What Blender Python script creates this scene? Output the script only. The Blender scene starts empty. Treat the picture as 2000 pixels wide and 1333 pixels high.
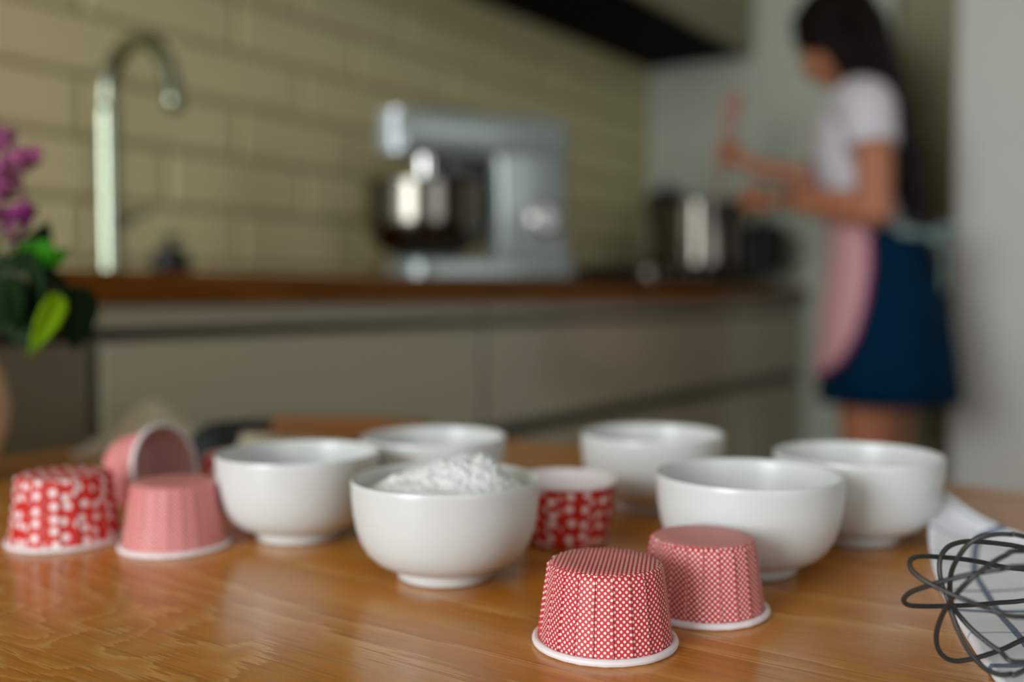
import bpy, bmesh, math, random
from mathutils import Vector, Matrix, noise
random.seed(7)
PI = math.pi
SC = bpy.context.scene
COL = SC.collection

# ------------------------------------------------------------------ camera
CAM_H = 0.916
YAW = math.radians(34.8)              # view direction measured from the +X axis of the room
PITCH = math.radians(2.548)
FPX = 1944.0
FH = Vector((math.cos(YAW), math.sin(YAW), 0))      # forward on the floor plan
RT = Vector((math.sin(YAW), -math.cos(YAW), 0))     # to the right
UP = Vector((0, 0, 1))
cd = bpy.data.cameras.new('camera')
cam = bpy.data.objects.new('camera', cd)
COL.objects.link(cam)
cd.sensor_width = 36.0
cd.lens = 35.0
cd.clip_start = 0.02
cam.location = (0, 0, CAM_H)
fwd = FH * math.cos(PITCH) - UP * math.sin(PITCH)
cam.rotation_euler = fwd.to_track_quat('-Z', 'Y').to_euler()
cd.dof.use_dof = True
cd.dof.focus_distance = 0.412
cd.dof.aperture_fstop = 2.8
SC.camera = cam

# ------------------------------------------------------------------ light
SC.view_settings.view_transform = 'Standard'
SC.view_settings.look = 'None'
SC.view_settings.gamma = 1.0
SC.view_settings.use_curve_mapping = False
SC.view_settings.exposure = -0.03
w = bpy.data.worlds.new('daylight')
SC.world = w
w.use_nodes = True
w.node_tree.nodes['Background'].inputs[0].default_value = (0.72, 0.85, 1.0, 1)
w.node_tree.nodes['Background'].inputs[1].default_value = 0.8


def area(name, loc, aim, sx, sy, power, col):
    l = bpy.data.lights.new(name, 'AREA')
    l.shape = 'RECTANGLE'
    l.size = sx
    l.size_y = sy
    l.energy = power
    l.color = col
    o = bpy.data.objects.new(name, l)
    COL.objects.link(o)
    o.location = loc
    o.rotation_euler = (Vector(aim) - Vector(loc)).to_track_quat('-Z', 'Y').to_euler()
    return o


area('window_daylight', (-3.52, 0.65, 1.58), (1.0, 0.55, 1.00), 1.6, 1.75, 140, (0.925, 0.985, 1.03))
area('window_2_daylight', (-1.6, -3.52, 1.58), (0.9, 0.8, 1.00), 2.2, 1.75, 27, (0.925, 0.985, 1.02))  # unseen second window opposite the tiled wall, set there to light it


# ------------------------------------------------------------------ helpers
def W(X, Y, Z):
    """room point from right / forward distance and height"""
    p = RT * X + FH * Y
    return Vector((p.x, p.y, Z))


def ray(px, py):
    v = RT * ((px - 1000) / FPX) + fwd + (RT.cross(fwd)) * ((666.5 - py) / FPX)
    return v


def at(px, py, Y):
    v = ray(px, py)
    t = Y / v.dot(FH)
    return Vector((0, 0, CAM_H)) + v * t


def on(px, py, z):
    v = ray(px, py)
    t = (z - CAM_H) / v.z
    return Vector((0, 0, CAM_H)) + v * t


def s2l(c):
    return tuple((x / 12.92 if x <= 0.04045 else ((x + 0.055) / 1.055) ** 2.4) for x in [v / 255 for v in c])


MATS = {}


def pm(name, rgb, rough=0.5, metal=0.0, coat=0.0, spec=0.5, coat_rough=0.1, var=0.0, vscale=20, bump=0.0, bscale=200, sheen=0.0, trans=0.0):
    if name in MATS:
        return MATS[name]
    m = bpy.data.materials.new(name)
    m.use_nodes = True
    nt = m.node_tree
    b = nt.nodes['Principled BSDF']
    c = s2l(rgb)
    b.inputs['Base Color'].default_value = (*c, 1)
    b.inputs['Roughness'].default_value = rough
    b.inputs['Metallic'].default_value = metal
    b.inputs['Coat Weight'].default_value = coat
    b.inputs['Coat Roughness'].default_value = coat_rough
    b.inputs['Specular IOR Level'].default_value = spec
    b.inputs['Sheen Weight'].default_value = sheen
    b.inputs['Transmission Weight'].default_value = trans
    tc = nt.nodes.new('ShaderNodeTexCoord')
    if var > 0:
        n = nt.nodes.new('ShaderNodeTexNoise')
        n.inputs['Scale'].default_value = vscale
        n.inputs['Detail'].default_value = 4
        nt.links.new(tc.outputs['Object'], n.inputs['Vector'])
        r = nt.nodes.new('ShaderNodeValToRGB')
        r.color_ramp.elements[0].position = 0.3
        r.color_ramp.elements[1].position = 0.7
        r.color_ramp.elements[0].color = (*[x * (1 - var) for x in c], 1)
        r.color_ramp.elements[1].color = (*[min(1, x * (1 + var)) for x in c], 1)
        nt.links.new(n.outputs['Fac'], r.inputs['Fac'])
        nt.links.new(r.outputs['Color'], b.inputs['Base Color'])
    if bump > 0:
        n2 = nt.nodes.new('ShaderNodeTexNoise')
        n2.inputs['Scale'].default_value = bscale
        n2.inputs['Detail'].default_value = 3
        nt.links.new(tc.outputs['Object'], n2.inputs['Vector'])
        bp = nt.nodes.new('ShaderNodeBump')
        bp.inputs['Strength'].default_value = bump
        bp.inputs['Distance'].default_value = 0.002
        nt.links.new(n2.outputs['Fac'], bp.inputs['Height'])
        nt.links.new(bp.outputs['Normal'], b.inputs['Normal'])
    MATS[name] = m
    return m


class NT:
    """tiny node helper"""
    def __init__(s, m):
        s.nt = m.node_tree

    def n(s, t, **kw):
        x = s.nt.nodes.new(t)
        for k, v in kw.items():
            setattr(x, k, v)
        return x

    def val(s, sock, v):
        if hasattr(v, 'is_output') or isinstance(v, bpy.types.NodeSocket):
            s.nt.links.new(v, sock)
        else:
            sock.default_value = v

    def math(s, op, a, b=0.0, c=None):
        x = s.n('ShaderNodeMath', operation=op)
        s.val(x.inputs[0], a)
        s.val(x.inputs[1], b)
        if c is not None:
            s.val(x.inputs[2], c)
        return x.outputs[0]

    def mix(s, f, a, b):
        x = s.n('ShaderNodeMix', data_type='RGBA')
        s.val(x.inputs['Factor'], f)
        s.val(x.inputs['A'], a)
        s.val(x.inputs['B'], b)
        return x.outputs['Result']


def dot_mat(name, ground, dot, pitch, r, rough=0.55, jit=0.0):
    m = bpy.data.materials.new(name)
    m.use_nodes = True
    h = NT(m)
    b = m.node_tree.nodes['Principled BSDF']
    uv = h.n('ShaderNodeUVMap')
    sp = h.n('ShaderNodeSeparateXYZ')
    m.node_tree.links.new(uv.outputs[0], sp.inputs[0])
    u = h.math('DIVIDE', sp.outputs[0], pitch)
    v = h.math('DIVIDE', sp.outputs[1], pitch)

    def dist(uo, vo):
        if jit:      # printed by hand: every dot a little off its grid point
            uu, vv = h.math('ADD', u, uo), h.math('ADD', v, vo)
            cb = h.n('ShaderNodeCombineXYZ')
            h.val(cb.inputs[0], h.math('FLOOR', uu))
            h.val(cb.inputs[1], h.math('FLOOR', vv))
            wn = h.n('ShaderNodeTexWhiteNoise', noise_dimensions='2D')
            m.node_tree.links.new(cb.outputs[0], wn.inputs['Vector'])
            sc_ = h.n('ShaderNodeSeparateColor')
            m.node_tree.links.new(wn.outputs['Color'], sc_.inputs[0])
            a = h.math('ADD', h.math('SUBTRACT', h.math('FRACT', uu), 0.5), h.math('MULTIPLY', h.math('SUBTRACT', sc_.outputs[0], 0.5), 0.40))
            c = h.math('ADD', h.math('SUBTRACT', h.math('FRACT', vv), 0.5), h.math('MULTIPLY', h.math('SUBTRACT', sc_.outputs[1], 0.5), 0.40))
            return h.math('SQRT', h.math('ADD', h.math('MULTIPLY', a, a), h.math('MULTIPLY', c, c)))
        a = h.math('SUBTRACT', h.math('FRACT', h.math('ADD', u, uo)), 0.5)
        c = h.math('SUBTRACT', h.math('FRACT', h.math('ADD', v, vo)), 0.5)
        return h.math('SQRT', h.math('ADD', h.math('MULTIPLY', a, a), h.math('MULTIPLY', c, c)))
    d = h.math('MINIMUM', dist(100.0, 100.0), dist(100.5, 100.5)) if not jit else dist(100.0, 100.0)
    mr = h.n('ShaderNodeMapRange')
    h.val(mr.inputs['Value'], d)
    mr.inputs['From Min'].default_value = r / pitch * 0.88
    mr.inputs['From Max'].default_value = r / pitch * 1.12
    c = h.mix(mr.outputs[0], (*s2l(dot), 1), (*s2l(ground), 1))
    m.node_tree.links.new(c, b.inputs['Base Color'])
    b.inputs['Roughness'].default_value = rough
    return m


def oak_mat(name, dark, mid, light, rough, grain=1.0, along='Y', coat=0.0, figure=None, spec=0.5):
    m = bpy.data.materials.new(name)
    m.use_nodes = True
    h = NT(m)
    L = m.node_tree.links
    b = m.node_tree.nodes['Principled BSDF']
    tc = h.n('ShaderNodeTexCoord')
    mp = h.n('ShaderNodeMapping')
    L.new(tc.outputs['Object'], mp.inputs[0])
    if along == 'Y':
        mp.inputs['Rotation'].default_value = (0, 0, math.radians(-5))
        mp.inputs['Scale'].default_value = (5.2, 0.62, 5.2)
    else:
        mp.inputs['Scale'].default_value = (0.62, 5.2, 5.2)
    mp.inputs['Location'].default_value = (1.37, 0.4, 0.2)
    n1 = h.n('ShaderNodeTexNoise')
    n1.inputs['Scale'].default_value = 1.5
    n1.inputs['Detail'].default_value = 2.0
    n1.inputs['Roughness'].default_value = 0.4
    n1.inputs['Distortion'].default_value = 0.15
    L.new(mp.outputs[0], n1.inputs['Vector'])
    mp2 = h.n('ShaderNodeMapping')
    L.new(tc.outputs['Object'], mp2.inputs[0])
    if along == 'Y':
        mp2.inputs['Rotation'].default_value = (0, 0, math.radians(-5))
        mp2.inputs['Scale'].default_value = (800, 22, 100)
    else:
        mp2.inputs['Scale'].default_value = (14, 430, 430)
    n2 = h.n('ShaderNodeTexNoise')
    n2.inputs['Scale'].default_value = 1.0
    n2.inputs['Detail'].default_value = 2.0
    L.new(mp2.outputs[0], n2.inputs['Vector'])
    # growth rings: contour lines of the stretched noise, frayed by the pores
    f = h.math('ADD', h.math('MULTIPLY', n1.outputs['Fac'], 20.0), h.math('MULTIPLY', n2.outputs['Fac'], 1.2))
    if figure:        # one cathedral figure in the veneer
        sp = h.n('ShaderNodeSeparateXYZ')
        L.new(tc.outputs['Object'], sp.inputs[0])
        n3 = h.n('ShaderNodeTexNoise')
        n3.inputs['Scale'].default_value = 26.0
        n3.inputs['Detail'].default_value = 1.0
        L.new(tc.outputs['Object'], n3.inputs['Vector'])
        wob = h.math('MULTIPLY', h.math('SUBTRACT', n3.outputs['Fac'], 0.5), 1.1)
        dx = h.math('DIVIDE', h.math('SUBTRACT', sp.outputs[0], figure[0]), 0.055)
        dy = h.math('ADD', h.math('DIVIDE', h.math('SUBTRACT', sp.outputs[1], figure[1]), 0.15), wob)
        d2 = h.math('ADD', h.math('MULTIPLY', dx, dx), h.math('MULTIPLY', dy, dy))
        f = h.math('ADD', f, h.math('MULTIPLY', h.math('EXPONENT', h.math('MULTIPLY', d2, -1.0)), 6.0))
    fr = h.math('FRACT', f)
    ramp = h.n('ShaderNodeValToRGB')
    e = ramp.color_ramp.elements
    e[0].position = 0.0
    e[0].color = (*s2l(light), 1)
    e[1].position = 0.36
    e[1].color = (*s2l(mid), 1)
    for ps, cc in ((0.6, mid), (0.92, dark), (1.0, light)):
        x = ramp.color_ramp.elements.new(ps)
        x.color = (*s2l(cc), 1)
    L.new(fr, ramp.inputs['Fac'])
    pr = h.n('ShaderNodeMapRange')
    L.new(n2.outputs['Fac'], pr.inputs['Value'])
    pr.inputs['From Min'].default_value = 0.37
    pr.inputs['From Max'].default_value = 0.49
    pore = h.mix(pr.outputs[0], (*[v * 0.55 for v in s2l(dark)], 1), ramp.outputs['Color'])
    c = h.mix(0.55 * grain, ramp.outputs['Color'], pore)
    L.new(c, b.inputs['Base Color'])
    rr = h.n('ShaderNodeMapRange')
    L.new(n2.outputs['Fac'], rr.inputs['Value'])
    rr.inputs['From Min'].default_value = 0.3
    rr.inputs['From Max'].default_value = 0.7
    rr.inputs['To Min'].default_value = rough + 0.06
    rr.inputs['To Max'].default_value = rough - 0.04
    L.new(rr.outputs[0], b.inputs['Roughness'])
    bp = h.n('ShaderNodeBump')
    bp.inputs['Strength'].default_value = 0.12
    bp.inputs['Distance'].default_value = 0.0004
    L.new(n2.outputs['Fac'], bp.inputs['Height'])
    L.new(bp.outputs['Normal'], b.inputs['Normal'])
    b.inputs['Specular IOR Level'].default_value = spec
    b.inputs['Coat Weight'].default_value = coat
    b.inputs['Coat Roughness'].default_value = 0.22
    return m


# ------------------------------------------------------------------ mesh builders (bmesh)
def new():
    return bmesh.new()


def obj(name, bm, mat, parent=None, smooth=True, angle=40, loc=None):
    me = bpy.data.meshes.new(name)
    bmesh.ops.recalc_face_normals(bm, faces=bm.faces[:])
    bm.to_mesh(me)
    bm.free()
    return link(name, me, mat, parent, smooth, angle, loc)


def link(name, me, mat, parent=None, smooth=True, angle=40, loc=None):
    o = bpy.data.objects.new(name, me)
    COL.objects.link(o)
    if mat:
        me.materials.clear()
        for mm in (mat if isinstance(mat, (list, tuple)) else [mat]):
            me.materials.append(mm)
    if smooth:
        try:
            me.shade_smooth()
            me.set_sharp_from_angle(angle=math.radians(angle))
        except Exception:
            for p in me.polygons:
                p.use_smooth = True
    if parent:
        o.parent = parent
    if loc is not None:
        o.location = loc
    return o


def tag(o, label, cat, group=None):
    o['label'] = label
    o['category'] = cat
    if group:
        o['group'] = group
    return o


def thing(name, label, cat, loc=(0, 0, 0), rz=0, group=None, rot=None):
    o = bpy.data.objects.new(name, None)
    o.empty_display_size = 0.05
    COL.objects.link(o)
    o.location = loc
    o.rotation_euler = rot if rot else (0, 0, rz)
    return tag(o, label, cat, group)


def struct(name, bm, mat, parent=None, **k):
    o = obj(name, bm, mat, parent, smooth=False)
    if parent is None:
        o['kind'] = 'structure'
    return o


def box(bm, x0, x1, y0, y1, z0, z1, bev=0.0, seg=2, mtx=None):
    t = bmesh.new()
    vs = [t.verts.new((x, y, z)) for z in (z0, z1) for y in (y0, y1) for x in (x0, x1)]
    for f in ((0, 2, 3, 1), (4, 5, 7, 6), (0, 1, 5, 4), (2, 6, 7, 3), (0, 4, 6, 2), (1, 3, 7, 5)):
        t.faces.new([vs[i] for i in f])
    if bev > 0:
        bmesh.ops.bevel(t, geom=t.edges[:], offset=bev, segments=seg, affect='EDGES', profile=0.6)
    if mtx:
        t.transform(mtx)
    append(bm, t)
    return bm


def append(bm, t):
    me = bpy.data.meshes.new('tmp')
    t.to_mesh(me)
    t.free()
    bm.from_mesh(me)
    bpy.data.meshes.remove(me)


def loft(bm, rings, cap0=True, cap1=True, closed=True):
    """rings: lists of Vectors, same count"""
    R = [[bm.verts.new(p) for p in r] for r in rings]
    n = len(R[0])
    for a, b in zip(R, R[1:]):
        for i in range(n if closed else n - 1):
            j = (i + 1) % n
            bm.faces.new((a[i], a[j], b[j], b[i]))
    if cap0:
        bm.faces.new(R[0][::-1])
    if cap1:
        bm.faces.new(R[-1])
    return R


def lathe(bm, prof, n=64, cx=0, cy=0, closed_profile=False):
    """prof: (r, z) list; r == 0 makes a pole"""
    rings = []
    for r, z in prof:
        if r < 1e-7:
            rings.append([bm.verts.new((cx, cy, z))])
        else:
            rings.append([bm.verts.new((cx + r * math.cos(2 * PI * i / n), cy + r * math.sin(2 * PI * i / n), z)) for i in range(n)])
    seq = list(zip(rings, rings[1:]))
    if closed_profile:
        seq.append((rings[-1], rings[0]))
    for a, b in seq:
        for i in range(n):
            j = (i + 1) % n
            if len(a) == 1 and len(b) == 1:
                continue
            if len(a) == 1:
                bm.faces.new((a[0], b[j], b[i]))
            elif len(b) == 1:
                bm.faces.new((a[i], a[j], b[0]))
            else:
                bm.faces.new((a[i], a[j], b[j], b[i]))
    return bm


def smooth_path(pts, n):
    """Catmull-Rom resample"""
    P = [Vector(p) for p in pts]
    out = []
    m = len(P) - 1
    for k in range(n + 1):
        t = k / n * m
        i = min(int(t), m - 1)
        u = t - i
        p0 = P[i - 1] if i > 0 else P[0] * 2 - P[1]
        p1, p2 = P[i], P[i + 1]
        p3 = P[i + 2] if i + 2 <= m else P[m] * 2 - P[m - 1]
        out.append(0.5 * ((2 * p1) + (p2 - p0) * u + (2 * p0 - 5 * p1 + 4 * p2 - p3) * u * u + (3 * p1 - p0 - 3 * p2 + p3) * u ** 3))
    return out


def tube(bm, pts, rad, n=10, round_caps=True, flat=1.0, side=None):
    """tube along points; rad number or list; flat squashes it along its second axis"""
    P = [Vector(p) for p in pts]
    m = len(P)
    R = rad if isinstance(rad, (list, tuple)) else [rad] * m
    if len(R) != m:
        R = [R[min(int(i / (m - 1) * (len(R) - 1)), len(R) - 2)] * (1 - ((i / (m - 1) * (len(R) - 1)) - min(int(i / (m - 1) * (len(R) - 1)), len(R) - 2))) + R[min(int(i / (m - 1) * (len(R) - 1)), len(R) - 2) + 1] * ((i / (m - 1) * (len(R) - 1)) - min(int(i / (m - 1) * (len(R) - 1)), len(R) - 2)) for i in range(m)]
    T = []
    for i in range(m):
        d = P[min(i + 1, m - 1)] - P[max(i - 1, 0)]
        T.append(d.normalized())
    a = Vector(side) if side else (Vector((0, 0, 1)) if abs(T[0].z) < 0.9 else Vector((1, 0, 0)))
    a = (a - T[0] * a.dot(T[0])).normalized()
    rings = []

    def ring(c, t, a, r):
        b = t.cross(a)
        return [c + a * (r * math.cos(2 * PI * k / n)) + b * (r * flat * math.sin(2 * PI * k / n)) for k in range(n)]
    A = []
    for i in range(m):
        a = a - T[i] * a.dot(T[i])
        a.normalize()
        A.append(a.copy())
    if round_caps:
        for q in (80, 55, 25):
            q = math.radians(q)
            rings.append(ring(P[0] - T[0] * R[0] * math.sin(q), T[0], A[0], R[0] * math.cos(q)))
    for i in range(m):
        rings.append(ring(P[i], T[i], A[i], R[i]))
    if round_caps:
        for q in (25, 55, 80):
            q = math.radians(q)
            rings.append(ring(P[-1] + T[-1] * R[-1] * math.sin(q), T[-1], A[-1], R[-1] * math.cos(q)))
    loft(bm, rings)
    return bm


def ball(bm, c, rx, ry=None, rz=None, u=20, v=12, mtx=None):
    ry = ry or rx
    rz = rz or rx
    M = Matrix.Translation(Vector(c)) @ (mtx or Matrix.Identity(4)) @ Matrix.Diagonal((rx, ry, rz, 1))
    bmesh.ops.create_uvsphere(bm, u_segments=u, v_segments=v, radius=1, matrix=M)
    return bm


def remeshed(bm, voxel, smooth_it=4):
    me = bpy.data.meshes.new('tmp_rm')
    bmesh.ops.recalc_face_normals(bm, faces=bm.faces[:])
    bm.to_mesh(me)
    bm.free()
    o = bpy.data.objects.new('tmp_rm', me)
    COL.objects.link(o)
    md = o.modifiers.new('r', 'REMESH')
    md.mode = 'VOXEL'
    md.voxel_size = voxel
    s = o.modifiers.new('s', 'SMOOTH')
    s.iterations = smooth_it
    s.factor = 0.5
    dg = bpy.context.evaluated_depsgraph_get()
    dg.update()
    out = bpy.data.meshes.new_from_object(o.evaluated_get(dg))
    bpy.data.objects.remove(o)
    bpy.data.meshes.remove(me)
    return out


def copy_tree(o, parent=None):
    c = o.copy()
    COL.objects.link(c)
    c.parent = parent
    for ch in list(o.children):
        copy_tree(ch, c)
    return c


def rrect(x0, x1, y0, y1, r, z, n=6, rs=None):
    """rounded rectangle ring at height z; rs = radii of corners (x0y0, x1y0, x1y1, x0y1)"""
    rs = rs or (r, r, r, r)
    out = []
    for (cx, cy, a0, rr) in ((x0 + rs[0], y0 + rs[0], PI, rs[0]), (x1 - rs[1], y0 + rs[1], 1.5 * PI, rs[1]), (x1 - rs[2], y1 - rs[2], 0, rs[2]), (x0 + rs[3], y1 - rs[3], 0.5 * PI, rs[3])):
        for k in range(n + 1):
            a = a0 + k / n * PI / 2
            out.append(Vector((cx + rr * math.cos(a), cy + rr * math.sin(a), z)))
    return out


# ------------------------------------------------------------------ materials
M_PORC = pm('porcelain', (214, 216, 212), 0.28)
M_PAPER = pm('white_paper', (236, 226, 226), 0.6)
M_LINING = pm('pale_paper_lining', (236, 226, 224), 0.7)
M_LINPINK = pm('pink_shaded_lining', (212, 164, 154), 0.75)  # pink paper, with the inside shade and red bounce put into the colour
M_STEEL = pm('brushed_steel', (190, 188, 182), 0.16, metal=1.0)
M_STEELD = pm('polished_steel', (108, 104, 94), 0.14, metal=1.0)
M_CHROME = pm('chrome', (150, 156, 134), 0.2, metal=1.0)
M_BLACK = pm('black_plastic', (16, 17, 15), 0.35)
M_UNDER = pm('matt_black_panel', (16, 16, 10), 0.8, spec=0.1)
M_GLINT = pm('glint_steel', (225, 225, 222), 0.1, metal=1.0)  # lighter steel for one knob, its glint put into the colour
M_IRON = pm('cast_iron', (14, 14, 13), 0.5, bump=0.2)
M_SILVER = pm('silver_grey_lacquer', (136, 144, 138), 0.28, metal=0.25, coat=0.4)
M_TILE = pm('glazed_beige_tile', (220, 207, 158), 0.3, var=0.03, vscale=3)
M_GROUT = pm('grey_brown_grout', (112, 96, 70), 0.9)
M_WALLG = pm('grey_green_plaster', (176, 180, 162), 0.85, var=0.03, vscale=2)
M_WALLW = pm('off_white_plaster', (214, 212, 202), 0.85, var=0.02, vscale=2)
M_ROOM = pm('warm_grey_plaster', (128, 118, 98), 0.9)
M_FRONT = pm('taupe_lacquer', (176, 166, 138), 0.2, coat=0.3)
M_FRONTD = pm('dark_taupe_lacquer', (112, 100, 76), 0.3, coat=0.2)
M_CARC = pm('cabinet_carcass', (120, 116, 104), 0.5)
M_GROOVE = pm('dark_recess', (34, 36, 30), 0.6)
M_UPPER = pm('olive_grey_lacquer', (142, 136, 100), 0.4)
M_FLOOR = oak_mat('floor_boards', (60, 42, 26), (76, 54, 34), (92, 66, 42), 0.45)
M_CEIL = pm('white_ceiling', (230, 227, 216), 0.9)
M_TABLE = oak_mat('table_oak', (186, 114, 30), (196, 125, 38), (216, 157, 84), 0.21, grain=0.9, figure=(0.25, 0.53))
M_COUNTER = oak_mat('counter_wood', (106, 58, 4), (116, 66, 6), (130, 78, 14), 0.45, along='X', spec=0.15)

# ------------------------------------------------------------------ room
ZC = 0.947          # worktop
ZT = 0.766          # table top
YB = 1.64           # tiled wall
XE = 3.2            # end wall
b = new(); box(b, -3.8, 4.3, -3.8, 1.8, -0.1, 0); struct('floor', b, M_FLOOR)
b = new(); box(b, -3.8, 4.3, -3.8, 1.8, 2.6, 2.7); struct('ceiling', b, M_CEIL)
b = new(); box(b, -3.8, 4.3, YB + 0.008, 1.8, 0, 2.6); wb = struct('wall_back', b, M_GROUT)
b = new(); box(b, -3.8, 4.3, -3.8, -3.6, 0, 0.60); box(b, -3.8, 4.3, -3.8, -3.6, 2.5, 2.6)
box(b, -3.8, -2.75, -3.8, -3.6, 0.60, 2.5); box(b, -0.45, 4.3, -3.8, -3.6, 0.60, 2.5); struct('wall_front', b, M_ROOM)
b = new()
for x in (-2.75, -1.625, -0.50):
    box(b, x, x + 0.05, -3.75, -3.66, 0.60, 2.5, bev=0.004)
for z in (0.60, 2.45):
    box(b, -2.75, -0.45, -3.75, -3.66, z, z + 0.05, bev=0.004)
struct('window_2', b, M_PAPER)
b = new(); box(b, XE, 4.2, 0.80, YB + 0.008, 0, 2.6); struct('wall_right', b, M_WALLG)
b = new(); box(b, 3.0, 3.12, -3.6, 0.582, 0, 2.6, bev=0.012); struct('wall_right_near', b, M_WALLW)
b = new(); box(b, 3.27, 3.31, 0.0, 0.799, 0, 2.6); struct('door_1', b, pm('olive_door', (146, 138, 104), 0.6))
b = new(); box(b, 4.2, 4.3, -3.6, YB, 0, 2.6); struct('wall_hallway', b, M_WALLG)
# wall with the daylight window, behind the camera
b = new()
wy0, wy1, wz0, wz1 = -0.20, 1.50, 0.60, 2.50
box(b, -3.8, -3.6, -3.6, wy0, 0, 2.6); box(b, -3.8, -3.6, wy1, YB, 0, 2.6)
box(b, -3.8, -3.6, wy0, wy1, 0, wz0); box(b, -3.8, -3.6, wy0, wy1, wz1, 2.6)
struct('wall_left', b, M_ROOM)
b = new()
for y in (wy0, (wy0 + wy1) / 2 - 0.025, wy1 - 0.05):
    box(b, -3.75, -3.66, y, y + 0.05, wz0, wz1, bev=0.004)
for z in (wz0, wz1 - 0.05):
    box(b, -3.75, -3.66, wy0, wy1, z, z + 0.05, bev=0.004)
struct('window_1', b, M_PAPER)

# wall tiles, each a piece of its own
TL, TH, TG = 0.345, 0.109, 0.006
def tile_bm(x0, x1, y0, y1, z0, z1):
    t = bmesh.new()
    loft(t, [[Vector((x, y, z)) for x, z in ((x0 + q, z0 + q), (x1 - q, z0 + q), (x1 - q, z1 - q), (x0 + q, z1 - q))] for y, q in ((y1, 0), (y0 + 0.0042, 0), (y0, 0.011))])
    return t


tb = tile_bm(-TL / 2 + TG / 2, TL / 2 - TG / 2, -0.010, 0.009, -TH / 2 + TG / 2, TH / 2 - TG / 2)
t0 = obj('tile', tb, M_TILE, None, smooth=False)
first = True
for k in range(9):
    z = 0.870 + TH * (k + 0.5)
    off = 1.195 + (0.0 if k % 2 == 0 else TL / 2) + TL / 2
    for i in range(-6, 7):
        x = off + i * TL
        if x + TL / 2 > XE or x < -0.7:
            continue
        o = t0 if first else t0.copy()
        if not first:
            COL.objects.link(o)
        first = False
        o.parent = wb
        o.location = (x, YB + 0.001 + random.uniform(-.0008, .0008), z)
        o.rotation_euler = (random.uniform(-.004, .004), 0, random.uniform(-.003, .003))
# cut pieces against the end wall
for k in range(9):
    z = 0.870 + TH * (k + 0.5)
    off = 1.195 + (0.0 if k % 2 == 0 else TL / 2)
    x0 = off + math.floor((XE - off) / TL) * TL
    if XE - x0 > 0.03:
        c = tile_bm(x0 + TG / 2, XE - 0.002, YB - 0.009, YB + 0.01, z - TH / 2 + TG / 2, z + TH / 2 - TG / 2)
        obj('cut_tile', c, M_TILE, wb, smooth=False)

# ------------------------------------------------------------------ base cabinets, worktop
YF = 1.07
seams = [-0.55, 0.05, 0.68, 1.45, 2.13, 2.62, XE - 0.01]
clab = ['dark base cabinet at the near left end of the worktop', 'dark taupe base cabinet left of the vertical gap, below the tap',
        'wide taupe drawer cabinet right of the vertical gap, left of the mixer', 'taupe drawer cabinet under the stand mixer',
        'taupe drawer cabinet below the steel hob knobs', 'taupe drawer cabinet at the far end beside the woman']
for i in range(6):
    x0, x1 = seams[i] + 0.0055, seams[i + 1] - 0.0055
    t = thing('base_cabinet', clab[i], 'cabinet', ((x0 + x1) / 2, YF, 0), group='base cabinets along the tiled wall')
    hw = (x1 - x0) / 2
    b = new(); box(b, -hw, hw, 0.03, 0.55, 0.1, 0.9065); obj('carcass', b, M_CARC, t, smooth=False)
    b = new(); box(b, -hw, hw, 0.0, 0.03, 0.878, 0.9065, bev=0.001, seg=1); obj('top_rail', b, M_FRONT, t, smooth=False)
    b = new(); box(b, -hw, hw, 0.018, 0.0299, 0.10, 0.877); obj('groove', b, M_GROOVE, t, smooth=False)
    for (z0, z1) in ((0.678, 0.862), (0.38, 0.648), (0.11, 0.35)):
        b = new(); box(b, -hw + 0.002, hw - 0.002, -0.002, 0.0179, z0, z1, bev=0.0015, seg=1)
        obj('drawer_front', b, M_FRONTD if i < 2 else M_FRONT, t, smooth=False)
    b = new(); box(b, -hw, hw, 0.06, 0.075, 0.0, 0.0995); obj('plinth', b, M_GROOVE, t, smooth=False)
b = new(); box(b, -0.6, XE - 0.002, 1.05, YB - 0.0125, ZC - 0.04, ZC, bev=0.003)
tag(obj('worktop', b, M_COUNTER, None, smooth=False), 'long dark brown wooden worktop running along the tiled wall', 'worktop')

# wall cabinets with dark underside
us = [0.95, 1.7, 2.45, XE - 0.004]
ulab = ['wall cabinet at the left of the upper row, nearest the tap', 'middle wall cabinet of the upper row with dark underside',
        'wall cabinet at the far right of the upper row, against the end wall']
for i in range(3):
    x0, x1 = us[i] + 0.001, us[i + 1] - 0.001
    t = thing('wall_cabinet', ulab[i], 'cabinet', ((x0 + x1) / 2, YB - 0.0125, 1.715), group='wall cabinets over the worktop')
    hw = (x1 - x0) / 2
    b = new(); box(b, -hw, hw, -0.36, 0, 0.02, 0.8); obj('carcass', b, M_CARC, t, smooth=False)
    b = new(); box(b, -hw + 0.001, hw - 0.001, -0.381, -0.361, 0.0, 0.8, bev=0.002, seg=1); obj('door', b, M_UPPER, t, smooth=False)
    b = new(); box(b, -hw, hw, -0.36, 0, 0, 0.0195); obj('underside', b, M_UNDER, t, smooth=False)['label'] = 'dark underside panel'

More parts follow.
